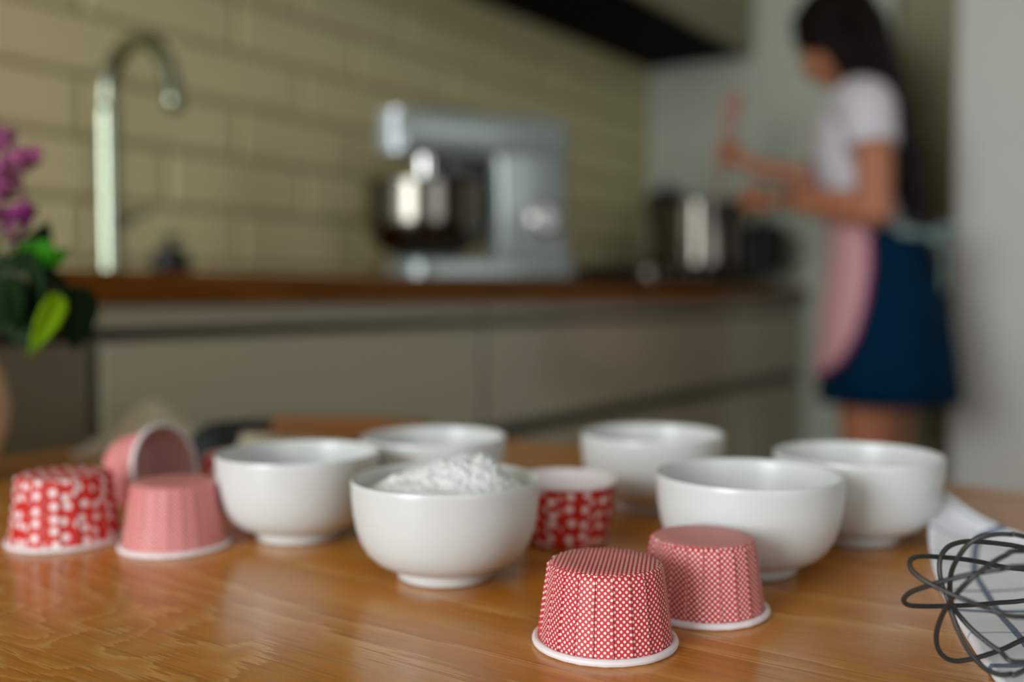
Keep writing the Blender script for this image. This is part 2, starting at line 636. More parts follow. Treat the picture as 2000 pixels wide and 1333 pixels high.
# ------------------------------------------------------------------ dining table
TX0, TX1, TY0, TY1 = 0.0, 0.856, -0.95, 0.915
t = thing('dining_table', 'oak dining table with smooth satin top, under the bowls', 'table', (0, 0, 0))
b = new(); box(b, TX0, TX1, TY0, TY1, ZT - 0.028, ZT, bev=0.004, seg=3); obj('tabletop', b, M_TABLE, t, smooth=False)
b = new()
for (x, y) in ((TX0 + .06, TY0 + .06), (TX1 - .06, TY0 + .06), (TX0 + .06, TY1 - .06), (TX1 - .06, TY1 - .06)):
    b = new(); box(b, x - .03, x + .03, y - .03, y + .03, 0, ZT - 0.0285, bev=0.004); obj('leg', b, M_TABLE, t, smooth=False)
b = new()
box(b, TX0 + .09, TX1 - .09, TY0 + .05, TY0 + .07, ZT - .11, ZT - .0285); box(b, TX0 + .09, TX1 - .09, TY1 - .07, TY1 - .05, ZT - .11, ZT - .0285)
box(b, TX0 + .05, TX0 + .07, TY0 + .09, TY1 - .09, ZT - .11, ZT - .0285); box(b, TX1 - .07, TX1 - .05, TY0 + .09, TY1 - .09, ZT - .11, ZT - .0285)
obj('apron_frame', b, M_TABLE, t, smooth=False)

# ------------------------------------------------------------------ bowls
BR, BH = 0.0505, 0.0535
out = [(0.0265, 0.0062), (0.0315, 0.0072), (0.0372, 0.0100), (0.0420, 0.0145), (0.0456, 0.0205), (0.0479, 0.0275), (0.0493, 0.0355), (0.0501, 0.0435), (0.0504, 0.0503), (0.0505, 0.0526), (0.0501, 0.0535)]
inn = [(0.0490, 0.0534), (0.0485, 0.0527), (0.0481, 0.0500), (0.0476, 0.0435), (0.0468, 0.0360), (0.0455, 0.0285), (0.0432, 0.0215), (0.0396, 0.0160), (0.0345, 0.0122), (0.0240, 0.0098), (0.0100, 0.0090), (0.0, 0.0088)]
bowl_me = None
foot_me = None


def bowl(px, Y, label):
    global bowl_me, foot_me
    p = W((px - 1000) / FPX * Y, Y, ZT)
    t = thing('bowl', label, 'bowl', p, random.uniform(0, 6), group='white porcelain bowls on the table')
    if bowl_me is None:
        b = new(); lathe(b, [(0, 0.0055), (0.024, 0.0055)] + out + inn, 96)
        o = obj('bowl_body', b, M_PORC, t, angle=70); bowl_me = o.data
        b = new(); lathe(b, [(0.0225, 0.0056), (0.0222, 0.0012), (0.0230, 0.0003), (0.0252, 0.0003), (0.0260, 0.0012), (0.0262, 0.0063), (0.0262, 0.0070)], 72)
        o = obj('foot_ring', b, M_PORC, t, angle=60); foot_me = o.data
    else:
        link('bowl_body', bowl_me, None, t, smooth=False)
        link('foot_ring', foot_me, None, t, smooth=False)
    return p


FLOUR = bowl(870, 0.530, 'white porcelain bowl heaped with flour, at the front centre')
bowl(580, 0.618, 'empty white bowl beside the pink dotted cup, leftmost of the bowls')
bowl(846, 0.690, 'white bowl standing directly behind the bowl of flour')
bowl(1275, 0.705, 'white bowl at the back, behind the upright red cup, right of the flour')
bowl(1466, 0.542, 'white bowl right behind the two front polka dot cups')
bowl(1678, 0.612, 'white bowl beside the checked towel, rightmost of the bowls')

# flour
b = new()
N = 90
R = 0.0472
c0 = Vector((0.012, 0.004, 0))
idx = {}
heap = Vector(FLOUR)
hr = RT
hf = FH


def flour_h(x, y):     # x to the right, y away
    r = math.hypot(x, y)
    base = 0.0465 - 0.003 * (r / R) ** 2
    T_ = ((-0.048, 0.044), (-0.0327, 0.0515), (-0.019, 0.0572), (-0.0055, 0.0606), (0.0027, 0.0630), (0.012, 0.0652), (0.019, 0.0656), (0.026, 0.0615), (0.031, 0.0570), (0.038, 0.0510), (0.048, 0.044))
    p = 0.044
    for (xa, za), (xb, zb) in zip(T_, T_[1:]):
        if xa <= x <= xb:
            p = za + (zb - za) * (x - xa) / (xb - xa)
    pk = max(0.0, p - base) * math.exp(-((y + 0.003) / 0.021) ** 2)
    sh = 0.0
    lo_ = 0.0
    h = base + pk
    nz = noise.fractal(Vector((x, y, 0.3)) * 190, 1.0, 2.0, 4) * 0.0017 + noise.noise(Vector((x, y, 2.0)) * 95) * 0.0022
    e = max(0.0, min(1.0, (R - r) / 0.006))
    lo = 0.0
    return h + nz * (0.35 + 0.65 * min(1, (pk + sh) / 0.008)) * e - lo * e


rings = []
for i in range(1, N + 1):
    r = R * i / N
    rr = []
    for k in range(120):
        a = 2 * PI * k / 120
        x, y = r * math.cos(a), r * math.sin(a)
        q = heap + hr * x + hf * y
        z = flour_h(x, y)
        if i == N:
            z = 0.0375
        rr.append(Vector((q.x, q.y, ZT + z)))
    rings.append(rr)
loft(b, rings, cap0=True, cap1=False)
for k in range(520):                       # loose crumbs and lumps
    a = random.uniform(0, 2 * PI)
    x = random.gauss(0.008, 0.014)
    y = random.gauss(-0.003, 0.014)
    if math.hypot(x, y) > R - 0.006:
        continue
    q = heap + hr * x + hf * y
    s = random.uniform(0.0004, 0.0014) * (1.0 if x > -0.01 else 0.7)
    M = Matrix.Translation((q.x, q.y, ZT + flour_h(x, y) + s * 0.2)) @ Matrix.Rotation(random.uniform(0, 3), 4, Vector((random.random(), random.random(), random.random() + .01)).normalized()) @ Matrix.Diagonal((s, s * random.uniform(.6, 1), s * random.uniform(.6, 1), 1))
    bmesh.ops.create_icosphere(b, subdivisions=1, radius=1, matrix=M)
fl = obj('flour', b, pm('flour', (226, 227, 222), 0.95, bump=0.3, bscale=900), None, angle=180)
fl['kind'] = 'stuff'
tag(fl, 'heap of loose white flour piled in the front bowl', 'flour')

# ------------------------------------------------------------------ paper baking cups
M_FINE = dot_mat('fine_red_polka_dots', (198, 44, 56), (238, 226, 216), 0.00262, 0.00055)
M_BIG = dot_mat('big_red_polka_dots', (204, 30, 14), (242, 230, 226), 0.0080, 0.0023, jit=1.0)
cup_me = {}


def cup_meshes(kind, r1, r2, h, pleats):
    """mouth (radius r1) at z=0, base (radius r2) at z=h, i.e. upside down"""
    b = new()
    uvl = b.loops.layers.uv.new('UVMap')
    SEG = 4
    rows = [0.0016, h * 0.2, h * 0.4, h * 0.6, h * 0.8, h - 0.0022, h - 0.0007]
    step = 0.00035 if r1 > 0.0303 and kind == 'fine' else 0.0007
    rnd = random.Random(3)
    offs = [rnd.uniform(-0.5, 0.5) * (0.0026 if kind == 'fine' else 0.008) for _ in range(pleats)]
    cols = []
    for i in range(pleats):
        for s in range(SEG + 1):
            f = s / SEG
            ff = 0.0 if s == 0 else (1.0 if s == SEG else f)
            th = 2 * PI * (i + ff) / pleats
            cols.append((th, f, i))
    grid = []
    wob = [[rnd.uniform(-1, 1) * 0.0002 for _ in rows] for _ in range(pleats + 1)]
    for (th, f, i) in cols:
        colv = []
        for j, z in enumerate(rows):
            q = z / h
            rr = r1 + (r2 - r1) * q
            # panels are nearly flat and lap over their neighbour
            chord = rr * (1 - math.cos(PI / pleats)) * (1 - (2 * f - 1) ** 2) * 0.7
            taper = min(1.0, (h - z) / (0.25 * h) + 0.3)
            rr = rr - chord + step * (f - 0.5) * taper + wob[i][j] * f
            if j == len(rows) - 1:
                rr -= 0.0012
            colv.append(b.verts.new((rr * math.cos(th), rr * math.sin(th), z)))
        grid.append(colv)
    n = len(grid)
    rm = (r1 + r2) / 2
    for k in range(n):
        k2 = (k + 1) % n
        i = cols[k][2]
        same = cols[k2][2] == i
        for j in range(len(rows) - 1):
            f = b.faces.new((grid[k][j], grid[k2][j], grid[k2][j + 1], grid[k][j + 1]))
            wdt = 2 * PI * rm / pleats
            for lp in f.loops:
                v = lp.vert
                jj = j if v in (grid[k][j], grid[k2][j]) else j + 1
                first_col = v in (grid[k][j], grid[k][j + 1])
                ff = cols[k][1] if first_col else (cols[k2][1] if same else 1.0)
                rloc = r1 + (r2 - r1) * rows[jj] / h
                u = i * wdt * 1.0 + (ff - 0.5) * 2 * PI * rloc / pleats + 0.5 * wdt
                vv = rows[jj] + (offs[i] if kind == 'big' else offs[i])
                if kind == 'big':
                    u += offs[i] * 0.7
                lp[uvl].uv = (u, vv)
    wall = bpy.data.meshes.new('pleated_wall')
    b.to_mesh(wall); b.free()
    # base disc, slightly sunk, same dots
    b = new()
    uvl = b.loops.layers.uv.new('UVMap')
    prof = [(r2 - 0.0012, h - 0.0008), (r2 - 0.002, h - 0.0004), (r2 * 0.6, h - 0.0005), (r2 * 0.25, h - 0.0006), (0, h - 0.0006)]
    lathe(b, prof, 72)
    for f in b.faces:
        for lp in f.loops:
            c, s = math.cos(0.7), math.sin(0.7)
            lp[uvl].uv = (lp.vert.co.x * c - lp.vert.co.y * s, lp.vert.co.x * s + lp.vert.co.y * c)
    base = bpy.data.meshes.new('cup_base')
    b.to_mesh(base); b.free()
    # inner lining
    b = new()
    lathe(b, [(r1 - 0.0012, 0.0012), (r2 - 0.0016, h - 0.0018), (0, h - 0.0018)], 72)
    bmesh.ops.reverse_faces(b, faces=b.faces[:])
    lin = bpy.data.meshes.new('lining')
    b.to_mesh(lin); b.free()
    # rolled rim
    b = new()
    n = 110
    rr = []
    for k in range(n):
        a = 2 * PI * k / n
        wv = 1 + 0.006 * noise.noise(Vector((math.cos(a) * 3, math.sin(a) * 3, r1 * 100)))
        rt = 0.00165 * (1 + 0.10 * noise.noise(Vector((math.cos(a) * 9, math.sin(a) * 9, 4))))
        c = Vector((math.cos(a) * (r1 + 0.0008) * wv, math.sin(a) * (r1 + 0.0008) * wv, 0.0017))
        d = Vector((math.cos(a), math.sin(a), 0))
        rr.append([c + d * (rt * math.cos(2 * PI * m / 10)) + UP * (rt * math.sin(2 * PI * m / 10)) for m in range(10)])
    rr.append(rr[0])
    loft(b, rr, False, False)
    bmesh.ops.remove_doubles(b, verts=b.verts[:], dist=1e-6)
    rim = bpy.data.meshes.new('rolled_rim')
    bmesh.ops.recalc_face_normals(b, faces=b.faces[:])
    b.to_mesh(rim); b.free()
    mat = M_FINE if kind == 'fine' else M_BIG
    for me, m in ((wall, mat), (base, mat), (lin, M_LINPINK if kind == 'fine' else M_LINING), (rim, M_PAPER)):
        me.materials.append(m)
        for p in me.polygons:
            p.use_smooth = True
        me.set_sharp_from_angle(angle=math.radians(28))
    return wall, base, lin, rim


def cup(kind, dims, M, label):
    key = (kind, dims)
    if key not in cup_me:
        cup_me[key] = cup_meshes(kind, *dims)
    t = thing('baking_cup', label, 'baking cup', group='paper baking cups on the table')
    t.matrix_world = M
    for nm, me in zip(('pleated_wall', 'cup_base', 'lining', 'rolled_rim'), cup_me[key]):
        link(nm, me, None, t, smooth=False)
    return t


def down(px, Y, rz=0.0):
    return Matrix.Translation(W((px - 1000) / FPX * Y, Y, ZT)) @ Matrix.Rotation(rz, 4, 'Z')


FINE = (0.0293, 0.0246, 0.0362, 22)
FINEB = (0.0304, 0.0246, 0.0400, 22)
BIG = (0.0318, 0.0272, 0.0425, 20)
cup('fine', FINE, down(1184, 0.4265, 0.35), 'upside-down red baking cup with fine white dots, nearest of all')
cup('fine', FINE, down(1376, 0.471, 1.0), 'upside-down pink-red dotted cup standing just behind the nearest cup')
cup('big', BIG, down(120, 0.607, 0.3), 'upside-down red cup with big white dots, leftmost on the table')
cup('fine', FINEB, down(336, 0.594, 0.8), 'upside-down pink dotted cup between the big dot cup and the leftmost bowl')
# upright red cup behind the flour
cup('big', (0.0300, 0.0245, 0.0400, 20), Matrix.Translation(W((1108 - 1000) / FPX * 0.605, 0.605, ZT + 0.0400)) @ Matrix.Rotation(PI, 4, 'X') @ Matrix.Rotation(0.5, 4, 'Z'),
    'upright red cup with white blotches, right of the flour bowl')
# pink cup lying on its side
ax = (RT * 0.92 - FH * 0.39)
r1_, r2_, h_ = FINE[0], FINE[1], FINE[2]
tl = math.atan2(r1_ - r2_ + 0.001, h_)
axt = (ax * math.cos(tl) + UP * math.sin(tl)).normalized()      # from base to mouth
zx = -axt
xx = UP.cross(zx).normalized()
yx = zx.cross(xx)
cpos = W((322 - 1000) / FPX * 0.685, 0.685, ZT)
Ml = Matrix((xx, yx, zx)).transposed().to_4x4()
cpos = Vector((cpos.x, cpos.y, ZT + (r1_ + 0.0026) * math.cos(tl)))
cup('fine', FINE, Matrix.Translation(cpos) @ Ml, 'pink dotted cup lying on its side with its mouth open, behind the upside-down ones')
cup('big', (0.0300, 0.0250, 0.0340, 20), down(464, 0.742, 0.9), 'red dotted cup almost hidden behind the leftmost bowl')

# ------------------------------------------------------------------ whisk
M_WIRE = pm('dark_silicone_wire', (44, 45, 42), 0.42)
wk = thing('whisk', 'dark grey silicone coated balloon whisk lying on the checked towel', 'whisk', W(0.265, 0.40, ZT))


def zp(zx, zy, d):
    return at(1740 + zx / 4.258, 1020 + zy / 4.258, d)


D0 = 0.379
WL = [
    [(1107, 395, 0.02), (900, 368, 0.0163), (740, 333, 0.0137), (580, 308, 0.01), (400, 292, 0.0063), (250, 285, 0.0025), (178, 305, 0.0), (155, 350, -0.0025), (190, 420, -0.005), (300, 500, -0.0088), (460, 580, -0.0125), (620, 650, -0.0163), (800, 715, -0.0187), (1107, 790, -0.0213)],
    [(1107, 372, -0.024), (900, 396, -0.0216), (720, 425, -0.018), (500, 475, -0.0132), (330, 525, -0.0084), (170, 582, -0.0024), (108, 640, 0.0012), (130, 683, 0.0036), (220, 700, 0.0072), (450, 700, 0.0132), (700, 690, 0.0192), (900, 672, 0.0228), (1107, 655, 0.0252)],
    [(1107, 215, 0.014), (950, 187, 0.013), (750, 166, 0.011), (600, 165, 0.009), (480, 205, 0.006), (415, 290, 0.004), (404, 400, 0.0025), (425, 520, 0.001), (470, 640, -0.001), (510, 770, -0.003), (570, 930, -0.005), (660, 1090, -0.007), (770, 1210, -0.009), (900, 1270, -0.01), (1000, 1265, -0.0105), (1107, 1235, -0.011)],
    [(1107, 120, -0.0096), (1000, 104, -0.009), (870, 102, -0.0084), (750, 125, -0.0072), (640, 190, -0.0054), (550, 310, -0.0024), (500, 430, 0.0012), (490, 560, 0.003), (500, 660, 0.0036), (540, 740, 0.003), (640, 860, 0.0), (760, 970, -0.0036), (900, 1070, -0.0072), (1107, 1165, -0.012)],
    [(1107, 240, -0.0144), (950, 280, -0.0168), (800, 370, -0.0192), (680, 460, -0.0198), (560, 580, -0.0156), (480, 680, -0.0084), (420, 790, -0.0024), (380, 920, 0.0012), (385, 1030, 0.0036), (430, 1110, 0.0048), (520, 1155, 0.006), (650, 1145, 0.0072), (800, 1105, 0.0084), (950, 1050, 0.0108), (1107, 975, 0.0132)],
]
hub = W(0.268, 0.405, ZT + 0.034)
hdir = W(0.97, 0.22, 0.0).normalized()
hdir.z = -0.03
hdir.normalize()
for li, L in enumerate(WL):
    P = [zp(x, y, D0 + d) for x, y, d in L]
    a0, a1 = P[0], P[-1]
    def lead(p, q):          # carry the wire on to the ferrule
        mid = p.lerp(hub, 0.42) + (p - q).normalized() * 0.011
        e = hub + (p - hub).normalized() * 0.002
        return [e, mid]
    P = lead(P[0], P[1]) + P + lead(P[-1], P[-2])[::-1]
    for p in P:
        p.z = max(p.z, ZT + 0.0013)
    path = smooth_path(P, 110)
    for p in path:
        p.z = max(p.z, ZT + 0.0012)
    b = new(); tube(b, path, 0.00098, 10)
    o = obj('wire_loop', b, M_WIRE, None, angle=180)
    o.parent = wk
    o.matrix_parent_inverse = Matrix.Translation(wk.location).inverted()
b = new(); tube(b, [hub - hdir * 0.004, hub + hdir * 0.02], [0.0048, 0.0062], 20)
o = obj('ferrule', b, M_STEEL, wk); o.matrix_parent_inverse = Matrix.Translation(wk.location).inverted()
b = new(); tube(b, smooth_path([hub + hdir * 0.0205, hub + hdir * 0.06, hub + hdir * 0.10, hub + hdir * 0.145], 20), [0.0066, 0.0085, 0.0095, 0.0085], 20)
o = obj('handle', b, M_WIRE, wk); o.matrix_parent_inverse = Matrix.Translation(wk.location).inverted()

# ------------------------------------------------------------------ checked towel


def towel_mat():
    m = bpy.data.materials.new('blue_checked_cotton')
    m.use_nodes = True
    h = NT(m)
    L = m.node_tree.links
    bs = m.node_tree.nodes['Principled BSDF']
    uv = h.n('ShaderNodeUVMap')
    sp = h.n('ShaderNodeSeparateXYZ')
    L.new(uv.outputs[0], sp.inputs[0])
    tc = h.n('ShaderNodeTexNoise')
    tc.inputs['Scale'].default_value = 700
    L.new(uv.outputs[0], tc.inputs['Vector'])
    jit = h.math('MULTIPLY', h.math('SUBTRACT', tc.outputs['Fac'], 0.5), 0.0010)

    def stripe(src, pos, wd):
        d = h.math('ABSOLUTE', h.math('SUBTRACT', h.math('ADD', src, jit), pos))
        return h.math('LESS_THAN', d, wd / 2)
    u, v = sp.outputs[0], sp.outputs[1]
    dark = None
    for s, p, wd in ((u, 0.0215, 0.0036), (u, 0.0925, 0.0042), (u, 0.175, 0.0042), (v, 0.128, 0.0026), (v, 0.098, 0.0042), (v, 0.030, 0.0042)):
        k = stripe(s, p, wd)
        dark = k if dark is None else h.math('MAXIMUM', dark, k)
    pale = None
    for s, p, wd in ((v, 0.178, 0.0030), (v, 0.190, 0.0024), (v, 0.232, 0.0034), (v, 0.272, 0.0034), (v, 0.066, 0.002), (u, 0.070, 0.0022)):
        k = stripe(s, p, wd)
        pale = k if pale is None else h.math('MAXIMUM', pale, k)
    c = h.mix(h.math('MULTIPLY', pale, 0.55), (*s2l((238, 239, 243)), 1), (*s2l((128, 142, 170)), 1))
    c = h.mix(h.math('MULTIPLY', dark, 0.85), c, (*s2l((62, 86, 124)), 1))
    L.new(c, bs.inputs['Base Color'])
    bs.inputs['Roughness'].default_value = 0.95
    wv = h.n('ShaderNodeTexNoise')
    wv.inputs['Scale'].default_value = 1500
    L.new(uv.outputs[0], wv.inputs['Vector'])
    bp = h.n('ShaderNodeBump')
    bp.inputs['Strength'].default_value = 0.35
    bp.inputs['Distance'].default_value = 0.0006
    L.new(wv.outputs['Fac'], bp.inputs['Height'])
    L.new(bp.outputs['Normal'], bs.inputs['Normal'])
    return m


LE = [(1985, 1370, .0035), (1925, 1297, .0045), (1850, 1175, .006), (1820, 1095, .009), (1815, 1010, .0185), (1842, 957, .0295)]
ledge = []
for i, (px, py, hh) in enumerate(LE):
    p = on(px, py, ZT + hh)
    ledge.append(Vector((p.dot(RT), p.dot(FH), hh)))
LEs = smooth_path(ledge, 70)
ar = [0.0]
for a, c in zip(LEs, LEs[1:]):
    ar.append(ar[-1] + math.hypot(c.x - a.x, c.y - a.y))
b = new()
uvl = b.loops.layers.uv.new('UVMap')
NU, NV = 70, 71
gv = []
uvs = {}
Y0 = LEs[0].y
Y1 = LEs[-1].y
for j in range(NV):
    e = LEs[j]
    s = j / (NV - 1)
    row = []
    for i in range(NU):
        f = i / (NU - 1)
        dx = 0.21 * f ** 1.25
        # the fold ridge runs away to the right, nearer the camera
        far = max(0.0, (s - 0.55) / 0.45)
        y = e.y - far * 0.075 * (1 - math.exp(-dx / 0.035)) + (1 - s) * 0.02 * dx / 0.2
        x = e.x + dx
        h0 = e.z
        lift = (h0 - 0.0045) * math.exp(-dx / 0.020)
        fold = 0.0040 * math.exp(-((dx - 0.05 - 0.03 * s) / 0.02) ** 2) * s
        hh = 0.0055 + lift + fold + 0.0012 * noise.noise(Vector((x * 28, y * 28, 1.0))) + 0.0004 * noise.noise(Vector((x * 120, y * 120, 3.0)))
        if i == 0:
            hh = max(0.002, h0 - 0.001)
        p = W(x, y, ZT + max(0.0025, hh))
        v = b.verts.new(p)
        uvs[v] = (dx, ar[j])
        row.append(v)
    gv.append(row)
for j in range(NV - 1):
    for i in range(NU - 1):
        b.faces.new((gv[j][i], gv[j][i + 1], gv[j + 1][i + 1], gv[j + 1][i]))
# turn the border down to the table so the towel has real thickness
bd = [gv[0][i] for i in range(NU)] + [gv[j][-1] for j in range(1, NV)] + [gv[-1][i] for i in range(NU - 2, -1, -1)] + [gv[j][0] for j in range(NV - 2, 0, -1)]
cen = Vector((0, 0, 0))
for v in bd:
    cen += v.co
cen /= len(bd)
lo = []
for v in bd:
    dv = (cen - v.co)
    dv.z = 0
    dv.normalize()
    x = b.verts.new((v.co.x + dv.x * 0.002, v.co.y + dv.y * 0.002, ZT + 0.0006))
    uvs[x] = uvs[v]
    lo.append(x)
for k in range(len(bd)):
    k2 = (k + 1) % len(bd)
    b.faces.new((bd[k], bd[k2], lo[k2], lo[k]))
for f in b.faces:
    for lp in f.loops:
        lp[uvl].uv = uvs[lp.vert]
tw = obj('kitchen_towel', b, towel_mat(), None, angle=120)
tag(tw, 'folded white kitchen towel with blue check lines under the whisk', 'towel')

# ------------------------------------------------------------------ black ladle spoon with wooden handle, on a crumpled cream cloth
M_CREAM = pm('cream_linen', (214, 202, 176), 0.95, var=0.12, vscale=90, bump=0.6, bscale=500)
b = new()
CX = [W((px - 1000) / FPX * Y, Y, 0) for px, Y in ((292, 0.985), (500, 0.955))]


def cloth_h(X, Y):
    x0, y0 = (292 - 1000) / FPX * 0.985, 0.985
    bump_ = 0.040 * math.exp(-(((X - x0) / 0.034) ** 2 + ((Y - y0) / 0.05) ** 2))
    second = 0.012 * math.exp(-(((X + 0.262) / 0.05) ** 2 + ((Y - 0.97) / 0.03) ** 2))
    wr = 0.006 * noise.ridged_multi_fractal(Vector((X * 16, Y * 16, 0.7)), 1.0, 2.0, 3, 1.0, 2.0) * 0.5
    return 0.003 + bump_ + second + wr * (0.3 + min(1.0, bump_ * 40))


g = []
for j in range(50):
    row = []
    for i in range(80):
        f, s = i / 79, j / 49
        X = -0.412 + 0.235 * f + 0.008 * math.sin(s * 9)
        Y = 0.925 + 0.115 * s - 0.03 * f + 0.006 * math.sin(f * 11)
        row.append(b.verts.new(W(X, Y, ZT + cloth_h(X, Y))))
    g.append(row)
for j in range(49):
    for i in range(79):
        b.faces.new((g[j][i], g[j][i + 1], g[j + 1][i + 1], g[j + 1][i]))
bd = g[0] + [g[j][-1] for j in range(1, 50)] + g[-1][-2::-1] + [g[j][0] for j in range(48, 0, -1)]
lo = [b.verts.new((v.co.x, v.co.y, ZT + 0.0006)) for v in bd]
for k in range(len(bd)):
    k2 = (k + 1) % len(bd)
    b.faces.new((bd[k], bd[k2], lo[k2], lo[k]))
tag(obj('linen_cloth', b, M_CREAM, None, angle=120), 'crumpled cream linen cloth at the back of the table behind the pink cups', 'cloth')

M_HWOOD = pm('orange_beech', (126, 76, 30), 0.5, var=0.1, vscale=30)
M_SIL = pm('black_silicone', (24, 32, 32), 0.45)
sp0 = thing('serving_spoon', 'black silicone serving spoon with round wooden handle, behind the leftmost bowl', 'spoon', at(540, 838, 0.93))
inv = Matrix.Translation(sp0.location).inverted()
neck = smooth_path([at(452, 838, 0.905), at(480, 832, 0.915), at(538, 830, 0.93)], 14)
b = new(); tube(b, neck, [0.0075, 0.0060, 0.0058], 14)
o = obj('neck', b, M_SIL, sp0); o.matrix_parent_inverse = inv
b = new()
hp = smooth_path([at(540, 830, 0.931), at(640, 832, 0.945), at(740, 834, 0.96), at(830, 837, 0.975)], 20)
tube(b, hp, [0.0080, 0.0090, 0.0088, 0.0072], 18)
o = obj('handle', b, M_HWOOD, sp0); o.matrix_parent_inverse = inv
# spoon bowl: dished oval, from the neck down to the lower left
hA, hB = at(462, 834, 0.905), at(372, 906, 0.862)
hB.z = max(hB.z, ZT + 0.006)
d = (hB - hA)
ln = d.length
d.normalize()
sd = (FH.cross(d)).normalized()
nn = d.cross(sd)
rings_t, rings_b = [], []
NS = 22
for i in range(NS + 1):
    f = i / NS
    wdt = 0.020 * (math.sin(PI * min(1, f * 0.93 + 0.06)) ** 0.6) * (0.75 + 0.3 * f) + 0.0005
    c = hA + d * (ln * f)
    tr, br = [], []
    for k in range(11):
        s = k / 10 * 2 - 1
        dish = -0.010 * (1 - s * s) * math.sin(PI * f)
        tr.append(c + sd * (wdt * s) + nn * (dish))
        br.append(c + sd * (wdt * s) + nn * (dish - 0.0022))
    rings_t.append(tr)
    rings_b.append(br)
b = new()
loft(b, [t_ + b_[::-1] for t_, b_ in zip(rings_t, rings_b)])
o = obj('spoon_bowl', b, M_SIL, sp0); o.matrix_parent_inverse = inv

# ------------------------------------------------------------------ vase and lilac
M_VASE = pm('blush_ceramic', (204, 176, 142), 0.5)
VC = W(-0.464, 0.795, ZT)
b = new()
lathe(b, [(0, 0.0005), (0.034, 0.0005), (0.037, 0.003), (0.046, 0.02), (0.0535, 0.042), (0.0555, 0.062), (0.052, 0.085), (0.042, 0.106), (0.030, 0.120), (0.027, 0.132), (0.031, 0.142), (0.0295, 0.143), (0.0245, 0.132), (0.0275, 0.119), (0.039, 0.104), (0.049, 0.084), (0.0525, 0.062), (0.050, 0.042), (0.043, 0.020), (0.030, 0.006), (0, 0.005)], 64)
vs = obj('vase', b, M_VASE, None, angle=60, loc=VC)
tag(vs, 'round blush ceramic vase at the left edge of the table', 'vase')


def leaf_mat(name, c1, rough, tr=0.25):
    m = pm(name, c1, rough, var=0.18, vscale=40)
    m.node_tree.nodes['Principled BSDF'].inputs['Specular IOR Level'].default_value = 0.12
    return m


M_LEAFD = leaf_mat('dark_green_leaf', (10, 34, 3), 0.6)
M_LEAFL = leaf_mat('fresh_green_leaf', (44, 120, 4), 0.55)
M_LEAFY = leaf_mat('highlit_leaf', (122, 164, 4), 0.5)  # highlight on a single leaf, put into its colour
M_STEM = pm('brown_green_stem', (74, 78, 40), 0.7)
M_LIL = pm('lilac_petals', (156, 72, 118), 0.6, var=0.7, vscale=110)  # strong tone noise here and below puts shaded gaps between florets into the colour
M_LILD = pm('lilac_petals_deep', (130, 26, 104), 0.6, var=0.7, vscale=110)


def leaf(parent, inv, mat, base, tip, nrm, wd, droop=0.2, fold=0.25):
    d = tip - base
    ln = d.length
    d.normalize()
    sd = d.cross(nrm).normalized()
    nn = sd.cross(d)
    b = new()
    rings = []
    n = 14
    for i in range(n + 1):
        f = i / n
        ww = wd * (math.sin(PI * f ** 0.62) ** 0.85 if 0 < f < 1 else 0.0) + 0.0004
        c = base + d * (ln * f) - nn * (droop * ln * f * f)
        row = []
        for k in range(9):
            s = k / 8 * 2 - 1
            back = -0.18 * ww * abs(s) if f < 0.15 else 0
            vein = 0.0007 * math.cos(f * 60 - abs(s) * 7)
            row.append(c + sd * (ww * s) + nn * (fold * ww * abs(s) + vein) + d * back)
        rings.append((row, [p - nn * 0.0006 for p in row]))
    loft(b, [r + q[::-1] for r, q in rings])
    o = obj('leaf', b, mat, parent, angle=120)
    o.matrix_parent_inverse = inv
    return o


def floret(b, c, nrm, s):
    nrm = nrm.normalized()
    a = nrm.orthogonal().normalized()
    a.rotate(Matrix.Rotation(random.uniform(0, 6), 3, nrm))
    c2 = nrm.cross(a)
    for q in range(4):
        t_ = PI / 2 * q
        u = a * math.cos(t_) + c2 * math.sin(t_)
        v = nrm.cross(u)
        p0 = c
        p1 = c + u * s * 0.55 + v * s * 0.34 + nrm * s * 0.12
        p2 = c + u * s * 1.0 + nrm * s * 0.28
        p3 = c + u * s * 0.55 - v * s * 0.34 + nrm * s * 0.12
        f = [b.verts.new(x) for x in (p0, p1, p2, p3)]
        b.faces.new(f)
        pb = b.verts.new(c - nrm * s * 0.9)
        b.faces.new((f[0], f[1], pb)); b.faces.new((f[0], pb, f[3]))


